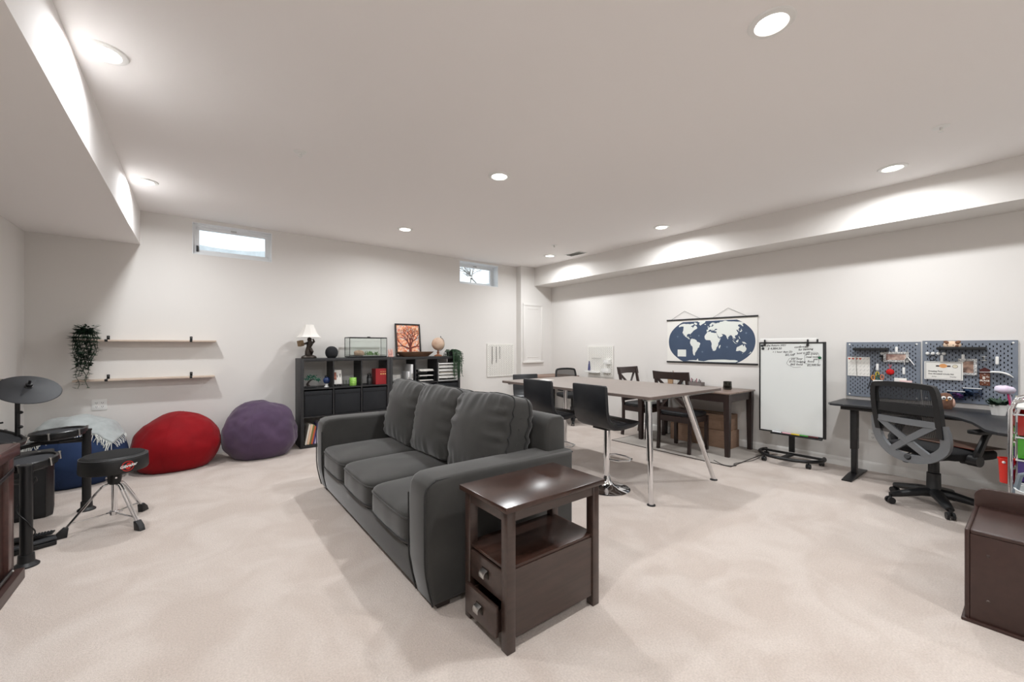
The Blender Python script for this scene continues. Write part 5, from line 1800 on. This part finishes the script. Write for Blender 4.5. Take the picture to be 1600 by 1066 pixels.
# slate pegboard accessories ------------------------------------------
for (bd, x, w, lab) in ((PA, -.075, .27, 'black ledge near the top of the left slate pegboard'), (PB, -.035, .30, 'black ledge near the top of the right slate pegboard')):
    t = thing('peg_ledge', lab, 'shelf', on(bd, x, .20), RW, 'black peg ledges')
    MB().bb(-w / 2, w / 2, -.085, 0, 0, .006, .001).bb(-w / 2, w / 2, -.088, -.082, 0, .028, .001).bb(-w / 2, -w / 2 + .004, -.082, 0, .006, .028).bb(w / 2 - .004, w / 2, -.082, 0, .006, .028).build('ledge', M_BLACK, t)
t = thing('sticker_chart', 'white checked paper chart with red heart stickers on the left slate pegboard', 'chart', on(PA, -.182, .03, .004), RW)
ch = MB().bb(-.092, .092, -.001, 0, -.10, .10).build('paper', M_PAPER, t)
ht, ck_ = MB(), MB()
for j in range(5):
    for i in range(6):
        x, z = -.076 + i * .03, .082 - j * .04
        if j == 0 and i < 4:
            ht.flat([(x, z - .013), (x + .011, z + .002), (x + .008, z + .010), (x, z + .005), (x - .008, z + .010), (x - .011, z + .002)], -.0016)
        else:
            ck_.tube([(x - .008, -.0014, z), (x - .002, -.0014, z - .008), (x + .010, -.0014, z + .012)], .0008, n=4)
ht.build('heart_stickers', mat('heart_red', (190, 66, 40), .5), ch, keepn=True)
ck_.build('tick_marks', mat('grey_ink', (150, 150, 150), .6), ch)
MB().cyl((-.01, -.006, -.12), (-.022, -.006, .115), .003, n=6).build('pointer_rod', M_STEEL, t)


def peg_clip(bd, x, z, label, L=.07, w=.02):
    t = thing('peg_clip', label, 'clip', on(bd, x, z), RW, 'white peg clips')
    MB().prism(rrect(-w / 2, w / 2, -L / 2, L / 2, .007), -.014, -.004, 'y', bev=.002).build('clip_body', M_WHITE, t)
    MB().bb(-.004, .004, -.004, .0, -.012, .012).build('peg', M_WHITE, t)


peg_clip(PA, .115, .205, 'white peg clip holding the left photo frame')
peg_clip(PA, -.03, .03, 'white peg clip above the colourful scissors')
peg_clip(PA, .168, .0, 'empty white peg clip at the right of the left slate pegboard')
peg_clip(PB, -.16, .115, 'white peg clip holding the certificate')
peg_clip(PB, -.025, .125, 'white peg clip holding the right photo frame')
peg_clip(PB, .175, .11, 'empty white peg clip at the right of the right slate pegboard')
peg_clip(PB, .10, .125, 'tiny white peg clip left of the empty one', .035, .010)
for k in range(4):
    tag(MB().lathe([(0, 0), (.012, 0), (.015, .008), (.010, .016), (0, .018)], n=14, M=Matrix.Translation(on(PB, -.255 + .036 * k, .165)) @ Matrix.Rotation(-PI / 2, 4, 'Y')).build('round_peg', M_WHITE), ('first', 'second', 'third', 'fourth')[k] + ' white round peg from the left in the slate pegboard row', 'peg', 'white round pegs')
tag(MB().lathe([(0, 0), (.012, 0), (.015, .008), (.010, .016), (0, .018)], n=14, M=Matrix.Translation(on(PA, .005, .17)) @ Matrix.Rotation(-PI / 2, 4, 'Y')).build('round_peg', M_WHITE), 'single white round peg left of the left photo frame', 'peg')
M_SPOT = mat('spotted_frame', (240, 240, 238), .5, rgb2=(90, 90, 92), vscale=150)
M_PHOTO = mat('dark_photo', (96, 44, 40), .4, rgb2=(214, 190, 176), vscale=22)


def photo(bd, x, z, w, h, label, m):
    t = thing('framed_photo', label, 'photo frame', on(bd, x, z, .006), RW, 'spotted photo frames')
    for (a0, a1, b0, b1) in ((-w, w, h - .022, h), (-w, w, -h, -h + .022), (-w, -w + .022, -h + .022, h - .022), (w - .022, w, -h + .022, h - .022)):
        MB().bb(a0, a1, -.010, 0, b0, b1, .003).build('frame_bar', M_SPOT, t)
    MB().bb(-w + .022, w - .022, -.005, -.001, -h + .022, h - .022).build('photo_print', m, t)


photo(PA, .11, .135, .095, .052, 'black and white spotted frame with a photo on the left slate pegboard', M_PHOTO)
photo(PB, .002, .045, .058, .075, 'spotted photo frame partly behind the certificate', mat('skin_photo', (205, 170, 150), .4, rgb2=(70, 50, 46), vscale=16))
t = thing('ribbon_bow', 'white ribbon bow hanging at the right end of the left photo frame', 'ribbon', on(PA, .195, .09, .02), RW)
for s in (-1, 1):
    MB().tube([(0, 0, .05), (s * .02, -.004, .02), (s * .035 + .015, -.004, -.03)], [.010, .013, .010], n=8, flat=.25).build('ribbon_tail', M_WHITE, t)
MB().tube([(0, 0, .045), (-.003, -.004, .08), (.006, 0, .12)], [.007, .006, .003], n=6, flat=.4).build('ribbon_loop', M_WHITE, t)
t = thing('red_ornament', 'round red felt ornament hanging on the left slate pegboard', 'ornament', on(PA, .068, -.015, .014), RW)
MB().ball((0, 0, 0), (.032, .013, .030), 24, 12).build('felt_disc', mat('felt_red', (196, 16, 18), .85), t)
MB().tube([(-.012, .004, .075), (0, 0, .045), (0, 0, .028)], .0025, n=5).tube([(.010, .004, .075), (0, 0, .045)], .0025, n=5).build('hanging_loop', mat('felt_pink', (196, 90, 100), .8), t)
t = thing('craft_scissors', 'bunch of colourful craft scissors hanging on the left slate pegboard', 'scissors', on(PA, -.03, -.045, .012), RW)
for k, c_ in enumerate(((196, 176, 60), (206, 140, 70), (40, 100, 90), (196, 120, 90))):
    x = (0.0, -.032, .008, .04)[k]
    z = (.0, -.035, -.03, -.025)[k]
    MB().tube([(x + .012 * math.cos(a), -.006 * k, z + .025 * math.sin(a)) for a in [2 * PI * i / 16 for i in range(16)]], .0055, n=6, closed=True).build('scissor_handle', mat('scissor_%d' % k, c_, .4), t)
MB().bb(-.03, .045, -.03, 0, -.075, -.058, .002).build('holder', M_WHITE, t)
tag(MB().cyl(on(PA, -.05, .03, .012), on(PA, -.105, -.20, .012), .0035, n=6).build('long_rod', M_BLACK), 'thin black rod leaning across the left slate pegboard', 'rod')
t = thing('note_pads', 'white and pink sticky note pads on the left slate pegboard', 'note pad', on(PA, .15, -.085, .004), RW)
MB().bb(-.05, .04, -.02, 0, -.03, .012, .001).build('white_pad', M_PAPER, t)
MB().bb(-.01, .08, -.03, -.021, -.034, -.008, .001).build('pink_pad', mat('pink_paper', (238, 206, 204), .7), t)
t = thing('key_ring', 'dark cord bracelet hanging from the white knobs', 'bracelet', on(PB, -.22, .125, .010), RW)
MB().tube([(.022 * math.cos(a), 0, .026 * math.sin(a)) for a in [2 * PI * i / 20 for i in range(20)]], .003, n=5, closed=True).build('cord_loop', M_INK, t)
t = thing('key_bunch', 'bunch of small dark keys hanging left of the left photo frame', 'keys', on(PA, .008, .12, .010), RW)
random.seed(5)
for k in range(4):
    MB().box((random.uniform(-.02, .02), 0, random.uniform(-.02, .02)), (.010, .003, .04), rot=(0, random.uniform(-.8, .8), 0)).lathe([(0, 0), (.009, 0), (.009, .003), (0, .003)], n=10, M=Matrix.Translation((random.uniform(-.02, .02), 0, .02)) @ Matrix.Rotation(PI / 2, 4, 'X')).build('key', M_BLACKM, t)

t = thing('certificate', 'white certificate with orange medal and handwriting on the right slate pegboard', 'certificate', on(PB, -.15, .005, .016), RW)
ct = MB().bb(-.125, .125, -.001, 0, -.085, .085).build('paper', M_PAPER, t)
bd_ = MB()
for (a0, a1, b0, b1) in ((-.118, .118, .074, .080), (-.118, .118, -.080, -.076), (-.118, -.113, -.076, .074), (.113, .118, -.076, .074)):
    bd_.flat([(a0, b0), (a1, b0), (a1, b1), (a0, b1)], -.0014)
bd_.build('border_print', mat('border_grey', (176, 176, 174), .6), ct, keepn=True)
md = MB().flat([(.0 + .026 * math.cos(a), .045 + .019 * math.sin(a)) for a in [2 * PI * i / 24 for i in range(24)]], -.0018)
md.build('medal_print', mat('medal_orange', (226, 160, 100), .5), ct, keepn=True)
md = MB().flat([(-.05, .05), (.05, .05), (.045, .044), (.05, .036), (-.05, .036), (-.045, .044)], -.0015)
md.flat([(.076 + .018 * math.cos(a), .042 + .016 * math.sin(a)) for a in [2 * PI * i / 20 for i in range(20)]], -.0015)
md.build('ribbon_print', mat('ribbon_brown', (70, 52, 46), .6), ct, keepn=True)
MB().flat([(.076 + .0155 * math.cos(a), .042 + .0135 * math.sin(a)) for a in [2 * PI * i / 20 for i in range(20)]], -.0018).build('seal_print', mat('seal_cream', (224, 214, 190), .6), ct, keepn=True)
cx_ = MB()
text_geo(cx_, 'Amazing Pace', .017, -.10, -.012, -.0016, 'LEFT', .15, 0, .0004)
text_geo(cx_, 'One thousand minute hat', .016, -.10, -.036, -.0016, 'LEFT', .15, 0, .0004)
text_geo(cx_, 'Jenny', .014, -.075, -.060, -.0016, 'LEFT', .3)
text_geo(cx_, 'Wesley', .014, .04, -.060, -.0016, 'LEFT', .3)
cx_.build('handwriting', M_INK, ct, keepn=True)

t = thing('place_ribbon', 'brown award tag reading 8th place on the right slate pegboard', 'award', on(PB, .105, -.03, .012), RW)
aw = MB().prism([(-.030, -.085), (.030, -.085), (.030, .055), (.0, .075), (-.030, .055)], -.006, 0, 'y', bev=.001).build('tag_body', mat('award_brown', (110, 62, 42), .5), t)
MB().prism([(-.031, .022), (.031, .022), (.031, .056), (0, .077), (-.031, .056)], -.0075, -.0062, 'y').build('tag_top', mat('award_dark', (70, 18, 16), .5), t)
aw_t = MB()
text_geo(aw_t, '8', .034, -.005, -.028, -.0068, 'CENTER', 0, 0, .001)
text_geo(aw_t, 'TH', .015, .006, -.014, -.0068, 'LEFT', 0, 0, .0005)
text_geo(aw_t, 'PLACE', .019, 0, -.048, -.0068, 'CENTER', 0, 0, .0008)
text_geo(aw_t, '. * .', .024, 0, -.074, -.0068, 'CENTER', 0, 0, .0006)
text_geo(aw_t, '. * .', .024, 0, .002, -.0068, 'CENTER', 0, 0, .0006)
aw_t.build('lettering', mat('award_white', (238, 234, 226), .5), aw, keepn=True)
t = thing('white_feather', 'long white quill-like feather across the right slate pegboard', 'feather', on(PB, .165, .0, .022), RW)
MB().tube(smooth_path([(-.03, -.004, .006), (0, -.006, .008), (.04, -.006, .004), (.075, -.004, -.012), (.10, 0, -.034)], 4), [.010] + [.016 + .004 * math.sin(k / 16 * PI) for k in range(1, 13)] + [.014, .012, .010, .008], n=10, flat=.5).build('vane', M_WHITE, t)
MB().cyl((-.09, -.004, .004), (-.02, -.004, .006), .0025, n=6).build('quill', M_WHITE, t)
for k, (x, z, w, nm) in enumerate(((-.065, -.20, .055, 'left'), (.035, -.165, .055, 'right'))):
    t = thing('clear_bin', nm + ' clear bin with trinkets at the bottom of the right slate pegboard', 'bin', on(PB, x, z - .05), RW, 'clear peg bins')
    M_CLR = glass_mat('blue_clear', (190, 200, 214))
    MB().bb(-w, w, -.07, -.067, 0, .07).bb(-w, -w + .003, -.067, 0, 0, .07).bb(w - .003, w, -.067, 0, 0, .07).bb(-w + .003, w - .003, -.067, -.003, 0, .003).build('bin_wall', M_CLR, t)
    MB().bb(-w - .002, w + .002, -.074, -.066, .07, .076, .001).build('bin_rim', M_WHITE, t)
    random.seed(k + 70)
    for q in range(6):
        MB().ball((random.uniform(-w + .022, w - .022), -.03 + random.uniform(-.015, .012), .018 + .006 * q), (.018, .014, .012), 8, 6).build('trinket', mat('trinket_%d%d' % (k, q % 2), (((210, 110, 170), (150, 90, 120)), ((60, 76, 100), (150, 160, 170)))[k][q % 2], .4), t)

# plush on the ledge, owl on the desk --------------------------------
t = thing('plush_dog', 'small spotted tan plush toy on top of the right black ledge', 'plush toy', on(PB, -.09, .2065, .048), RW)
pd = MB().ball((0, 0, .038), (.058, .034, .038), 20, 14).build('body', mat('plush_tan', (222, 192, 166), .95, rgb2=(236, 214, 192), vscale=14), t)
for (x, z, r_) in ((-.03, .058, .014), (.035, .06, .016), (.03, .03, .014)):
    MB().ball((x, -.022, z), (r_, .012, r_), 12, 8).build('patch', mat('plush_brown', (120, 84, 64), .95), t)
for s in (-1, 1):
    MB().ball((s * .018 - .008, -.034, .038), (.004, .003, .004), 8, 6).build('eye', M_BLACK, t)
    MB().ball((s * .04, -.004, .068), (.016, .008, .012), 10, 6).build('ear', MATS['plush_brown'], t)

# ------------------------------------------------------------------ black L-shaped standing desk
M_DESK = mat('black_desk_top', (34, 36, 40), .38, var=.08, vscale=8)
DKZ = .735
t = thing('standing_desk', 'black L-shaped standing desk under the slate pegboards', 'desk', (5.2, .6, 0))
ol = [(5.55, 1.31), (5.03, 1.31), (4.985, 1.285), (4.975, 1.24), (4.975, .75), (4.96, .62), (4.90, .50), (4.78, .40), (4.60, .32), (4.42, .275), (4.25, .235), (4.16, .18), (4.13, .08), (4.13, -.60), (5.55, -.60)]
ol = [(x - 5.2, y - .6) for x, y in ol]
MB().prism(ol, DKZ - .022, DKZ, 'z', bev=.003).build('desk_top', M_DESK, t)
MB().bb(-.14, .28, -1.1, .62, DKZ - .062, DKZ - .022, .003).build('desk_frame', M_BLACKM, t)
for (x, y) in ((.02, .545), (.02, -1.05)):
    lg = MB().bb(x - .04, x + .04, y - .028, y + .028, .27, DKZ - .062, .005).build('leg', M_BLACKM, t)
    MB().bb(x - .034, x + .034, y - .022, y + .022, .03, .275, .004).build('leg_inner', M_BLACKM, lg)
    MB().prism([(-.29, 0), (.29, 0), (.29, .012), (.06, .032), (-.06, .032), (-.29, .012)], y - .04, y + .04, 'y', bev=.004, M=Matrix.Translation((x + .01, 0, 0))).build('leg_foot', M_BLACKM, lg)
lg = MB().bb(-.95, -.87, -1.12, -1.06, .03, DKZ - .062, .005).build('leg', M_BLACKM, t)
MB().prism([(-.05, 0), (.05, 0), (.04, .03), (-.04, .03)], -1.3, -.88, 'y', M=Matrix.Translation((-.91, 0, 0))).build('leg_foot', M_BLACKM, lg)
MB().bb(-1.0, -.14, -1.12, -1.06, DKZ - .062, DKZ - .022, .003).build('desk_frame', M_BLACKM, t)
# papers on the desk
t = thing('plush_owl', 'small brown owl figurine with big white eyes on the black desk', 'figurine', (5.36, .53, DKZ), R(-75))
MB().lathe([(0, 0), (.04, 0), (.052, .03), (.053, .07), (.045, .11), (.03, .135), (0, .145)], n=20).build('body', mat('owl_brown', (112, 80, 64), .9, var=.2, vscale=40), t)
for s in (-1, 1):
    e_ = MB().ball((s * .018, -.042, .098), (.017, .008, .017), 14, 8).build('eye', M_WHITE, t)
    MB().ball((s * .018, -.050, .098), (.007, .003, .007), 10, 6).build('pupil', M_BLACK, e_)
    MB().ball((s * .046, -.01, .055), (.014, .03, .04), 10, 8).build('wing', mat('owl_pink', (206, 168, 150), .9), t)
MB().lathe([(.008, 0), (0, .014)], n=6, M=Matrix.Translation((0, -.05, .082)) @ Matrix.Rotation(R(120), 4, 'X')).build('beak', mat('owl_beak', (200, 140, 60), .6), t)
t = thing('potted_succulent', 'small green potted plant in a white pot on the black desk', 'plant', (5.20, .215, DKZ))
MB().lathe([(0, 0), (.038, 0), (.05, .085), (.046, .085), (.036, .06), (0, .06)], n=24).build('pot', M_WHITE, t)
random.seed(6)
lf = MB()
for k in range(70):
    a = random.uniform(0, 2 * PI)
    d = Vector((math.cos(a), math.sin(a), random.uniform(.1, .9))).normalized()
    leaf(lf, Vector((.02 * math.cos(a), .02 * math.sin(a), .07 + random.uniform(0, .03))), d, random.uniform(.05, .085), .013)
o = lf.build('leaves', M_DGREEN, t); o['kind'] = 'stuff'

# ------------------------------------------------------------------ ergonomic mesh chair at the desk
t = thing('ergonomic_chair', 'black mesh task chair with grey cross-braced back at the desk', 'office chair', (4.74, .535, 0), R(62))
swivel_base(t, .40, .30, R(-3))
cushion((.50, .48, .075), 6, (0, 0, .012), cuts=12).build('seat', mat('task_seat', (24, 24, 26), .85, bump=.2, bscale=400), t, loc=(0, -.06, .462), sharp=80)
MB().bb(-.09, .09, -.13, .10, .39, .425, .008).bb(-.04, .04, .06, .24, .385, .41, .006).build('tilt_mechanism', M_BLACK, t)
MB().tube([(.07, -.03, .40), (.20, -.05, .385), (.235, -.05, .36), (.24, -.05, .33)], .005, n=6).prism(rrect(-.03, .03, -.025, .025, .02), -.004, .004, 'y', bev=.001, M=Matrix.Translation((.24, -.05, .31))).build('tilt_lever', M_BLACK, t)
# lower grey back brace with an X
M_GREYP = mat('grey_nylon', (112, 115, 118), .42)


def bp(x, z):
    """point on the curved back sheet"""
    y = .245 + (.09 * ((z - .5) / .6) ** 1.3 if z > .5 else 0) - .55 * x * x + .03 * math.sin((z - .42) * 4.2)
    return Vector((x, y, z))


def bar(mb, pts, w, th):
    """flat strap following the back sheet"""
    P = [bp(*p) for p in pts]
    R1, R2 = [], []
    for i, p in enumerate(P):
        a = P[max(0, i - 1)]
        b = P[min(len(P) - 1, i + 1)]
        tdir = (b - a).normalized()
        n = Vector((0, 1, 0))
        s_ = tdir.cross(n).normalized()
        ww = w[i] if isinstance(w, list) else w
        R1.append([mb.bm.verts.new(p + s_ * ww + n * th), mb.bm.verts.new(p - s_ * ww + n * th), mb.bm.verts.new(p - s_ * ww - n * th), mb.bm.verts.new(p + s_ * ww - n * th)])
    for A, B in zip(R1, R1[1:]):
        for k in range(4):
            mb.bm.faces.new([A[k], A[(k + 1) % 4], B[(k + 1) % 4], B[k]])
    mb.bm.faces.new(R1[0])
    mb.bm.faces.new(R1[-1])
    return mb


def seg(p, q, n=6):
    return [(p[0] + (q[0] - p[0]) * i / n, p[1] + (q[1] - p[1]) * i / n) for i in range(n + 1)]


BZ = -.015
loop_o = smooth_path([(-.235, 0, .70), (-.245, 0, .61), (-.225, 0, .51), (-.13, 0, .425), (0, 0, .40), (.13, 0, .425), (.225, 0, .51), (.245, 0, .61), (.235, 0, .70)], 4)
bar(MB(), [(p.x, p.z) for p in loop_o], .032, .014).build('lumbar_frame', M_GREYP, t)
bar(MB(), seg((-.24, .70), (.24, .70), 10), .024, .013).build('lumbar_rail', M_GREYP, t)
for s in (-1, 1):
    bar(MB(), seg((s * .19, .69), (-s * .15, .43), 8), .023, .012).build('cross_brace', M_GREYP, t)
# mesh back above
loop_b = smooth_path([(-.22, 0, .60), (-.225, 0, .72), (-.225, 0, .86), (-.213, 0, .96), (-.18, 0, .985), (0, 0, .995), (.18, 0, .985), (.213, 0, .96), (.225, 0, .86), (.225, 0, .72), (.22, 0, .60)], 4)
bar(MB(), [(p.x, p.z) for p in loop_b], .020, .020).build('back_frame', M_BLACK, t, sharp=20)
gm = MB()
NX, NZ = 16, 20
vv = []
for j in range(NZ + 1):
    for i in range(NX + 1):
        z = .58 + .40 * j / NZ
        vv.append(bp(-.212 + .424 * i / NX, z) + Vector((0, -.006, 0)))
gm.add(vv, [[j * (NX + 1) + i, j * (NX + 1) + i + 1, (j + 1) * (NX + 1) + i + 1, (j + 1) * (NX + 1) + i] for j in range(NZ) for i in range(NX)])
gm.build('back_mesh', M_MESH, t)
bar(MB(), seg((-.21, .80), (.21, .80), 8), .035, .004).build('lumbar_pad', M_BLACK, t)
rb = MB()
for k in range(40):
    x = -.205 + .41 * k / 39
    rb.tube([bp(x, .60 + .375 * q / 6) + Vector((0, -.004, 0)) for q in range(7)], .0018, n=4)
o = rb.build('mesh_ribs', M_BLACK, t); o['kind'] = 'stuff'
MB().tube([(0, .18, .40), (0, .235, .405), (0, .262, .42)], [.032, .03, .024], n=10).build('back_bracket', M_BLACK, t)
for s in (-1, 1):
    a = MB().tube([(s * .20, .02, .42), (s * .275, .03, .43), (s * .29, .02, .50), (s * .285, -.06, .62), (s * .285, -.09, .645)], [.028, .034, .04, .034, .03], n=10, flat=.6).build('arm_support', M_BLACK, t)
    MB().prism(rrect(s * .28 - .042, s * .28 + .042, -.24, .06, .03), .645, .672, 'z', bev=.006).build('arm_pad', M_BLACK, a)
    MB().cyl((s * .245, .03, .445), (s * .31, .03, .445), .04, n=18).build('arm_knob', M_BLACK, a)

t = thing('lap_board', 'thin dark wooden board lying on the task chair seat', 'board', (4.83, .40, .514), R(62))
MB().bb(-.20, .20, -.13, .13, 0, .006, .001).build('board_panel', mat('lap_wood', (96, 74, 64), .45, var=.15, vscale=6), t)
MB().bb(-.18, .02, .1305, .1312, .0015, .0045).build('edge_print', mat('edge_red', (150, 70, 60), .5), t)

# ------------------------------------------------------------------ rolling drawer cart at the right edge
t = thing('drawer_cart', 'chrome rolling cart with rainbow plastic drawers at the right edge of view', 'drawer cart', (3.90, -.066, 0))
cw2, cd2, ctop = .175, .19, .995
for sx in (-1, 1):
    fr = [(sx * cd2, cw2, .06), (sx * cd2, cw2, ctop - .06), (sx * cd2, cw2 - .02, ctop - .015), (sx * cd2, cw2 - .06, ctop), (sx * cd2, -cw2 + .06, ctop), (sx * cd2, -cw2 + .02, ctop - .015), (sx * cd2, -cw2, ctop - .06), (sx * cd2, -cw2, .06)]
    MB().tube(fr, .011, n=12).build('chrome_upright', M_CHROME, t)
for k in range(6):
    MB().tube([(-cd2, cw2 - .014, .13 + .155 * k), (cd2, cw2 - .014, .13 + .155 * k)], .005, n=6).build('runner_rod', M_CHROME, t)
    MB().tube([(-cd2, -cw2 + .014, .13 + .155 * k), (cd2, -cw2 + .014, .13 + .155 * k)], .005, n=6).build('runner_rod', M_CHROME, t)
for k, c_ in enumerate(((150, 150, 156), (52, 70, 104), (44, 62, 96), (66, 48, 110), (66, 150, 40), (150, 26, 20))):
    z = .14 + .13 * k
    dm = mat('drawer_%d' % k, c_, .2, coat=.4)
    d = MB().bb(-cd2 + .002, -cd2 + .006, -cw2 + .026, cw2 - .026, z, z + .115, .001).bb(-cd2 + .006, cd2 - .02, -cw2 + .026, -cw2 + .030, z, z + .115).bb(-cd2 + .006, cd2 - .02, cw2 - .030, cw2 - .026, z, z + .115).bb(-cd2 + .006, cd2 - .02, -cw2 + .030, cw2 - .030, z, z + .004).bb(cd2 - .024, cd2 - .02, -cw2 + .03, cw2 - .03, z + .004, z + .115)
    do = d.build('drawer', dm, t)
    MB().bb(-cd2 - .006, -cd2 + .003, -cw2 + .018, cw2 - .018, z + .115, z + .123, .001).build('drawer_lip', mat('drawer_lip', (206, 208, 210), .25), do)
MB().bb(-cd2 + .01, cd2 - .01, -cw2 + .02, cw2 - .02, ctop - .05, ctop - .044, .002).build('top_tray', M_WHITE, t)
for sx in (-1, 1):
    for sy in (-1, 1):
        c = MB()
        for s in (-1, 1):
            c.cyl((sx * cd2 + s * .004, sy * cw2, .022), (sx * cd2 + s * .016, sy * cw2, .022), .022, n=14)
        c.cyl((sx * cd2, sy * cw2, .022), (sx * cd2, sy * cw2, .065), .008, n=8).build('caster', M_BLACK, t)
t = thing('cloth_pouch', 'white and pale green soft pouch lying on top of the drawer cart', 'pouch', (3.90, -.066, ctop - .044))
cushion((.24, .24, .09), 4, (0, 0, .01), cuts=10, wr=.008, seed=3).build('pouch_body', mat('pouch', (226, 230, 220), .8, rgb2=(206, 216, 196), vscale=5), t, loc=(0, 0, .046), sharp=80)
MB().tube([(-.10, -.09, .06), (-.06, .0, .096), (-.02, .09, .06)], .004, n=6).build('zip', M_INK, t)
t = thing('pen_holder', 'cup of colourful pens with a pink puff on the black desk behind the cart', 'pen cup', (4.86, .115, DKZ))
MB().lathe([(0, 0), (.04, 0), (.045, .12), (.041, .12), (.038, .006), (0, .006)], n=20).build('cup', mat('pen_cup_white', (226, 226, 222), .4), t)
random.seed(12)
for k, c_ in enumerate(((220, 220, 60), (40, 40, 44), (220, 60, 120), (60, 140, 80), (40, 60, 120), (200, 60, 50))):
    a = k * 1.05
    MB().cyl((.015 * math.cos(a), .015 * math.sin(a), .01), (.05 * math.cos(a), .05 * math.sin(a), .19 + .02 * (k % 3)), .005, n=6).build('pen', mat('pen_%d' % k, c_, .4), t)
pf = MB().ball((-.03, .055, .235), (.05, .055, .032), 16, 10)
for v in pf.bm.verts:
    v.co += v.co.normalized() * .012 * noise.noise(v.co * 40)
pf.tube([(-.005, .01, .05), (-.02, .03, .21)], .004, n=6).build('pink_puff', mat('puff_pink', (226, 196, 222), .95, rgb2=(206, 206, 220), vscale=9), t)
t = thing('red_bucket', 'small red plastic bucket hooked on the side of the drawer cart', 'bucket', (3.92, .128, .465))
MB().lathe([(0, 0), (.030, 0), (.036, .14), (.040, .142), (.040, .15), (.034, .15), (.028, .006), (0, .006)], n=28).build('pail', mat('pail_red', (206, 40, 28), .35), t)
MB().tube([(0, -.036, .145), (0, -.042, .17), (0, -.045, .185)], .004, n=6).build('pail_hook', M_WHITE, t)
MB().ball((-.038, .012, .128), (.008, .008, .008), 8, 6).build('rivet', M_WHITE, t)
t = thing('white_tote', 'white plastic basket with grey handle beside the drawer cart base', 'basket', (3.535, -.03, 0))
MB().lathe([(0, 0), (.11, 0), (.14, .52), (.146, .53), (.136, .53), (.108, .01), (0, .01)], n=28, sy=.85).build('basket', mat('tote_white', (222, 226, 226), .4), t)
MB().tube([(.0, .118, .50), (0, .10, .60), (0, 0, .65), (0, -.10, .60), (0, -.118, .50)], .012, n=8).build('handle', mat('tote_grey', (110, 120, 128), .4), t)

# ------------------------------------------------------------------ brown bench at the right edge
M_BENCH = mat('espresso_bench', (58, 39, 34), .36, var=.1, vscale=5, stretch=(1, 6, 6))
t = thing('storage_bench', 'espresso storage bench with raised rounded back lip at the lower right', 'bench', (3.12, -.25, 0))
bl_, bh = .23, .435
MB().bb(-bl_, bl_, .474 - .018, .474, .0, bh, .006, 3).build('end_panel', M_BENCH, t)
MB().bb(-bl_, bl_, -.474, -.474 + .018, .0, bh, .006, 3).build('end_panel', M_BENCH, t)
MB().bb(-bl_, -bl_ + .018, -.456, .456, .0, bh - .02, .002).build('front_panel', M_BENCH, t)
MB().bb(bl_ - .018, bl_, -.456, .456, .0, bh - .02, .002).build('back_panel', M_BENCH, t)
MB().bb(-bl_ - .002, bl_, -.456, .456, bh - .02, bh + .002, .008, 3).build('bench_top', M_BENCH, t)
MB().prism(rrect(-.474, .474, bh - .10, bh + .10, .05, 6), bl_ + .0005, bl_ + .02, 'x', bev=.004).build('back_lip', M_BENCH, t)
MB().bb(-bl_ - .012, bl_ + .01, -.484, .484, 0, .014, .003).build('plinth', M_BENCH, t)
for z in (.12, .33):
    MB().lathe([(0, 0), (.007, 0), (.005, .002), (0, .003)], n=10, M=Matrix.Translation((-bl_, .40, z)) @ Matrix.Rotation(-PI / 2, 4, 'Y')).build('screw_cap', M_WALNUT, t)
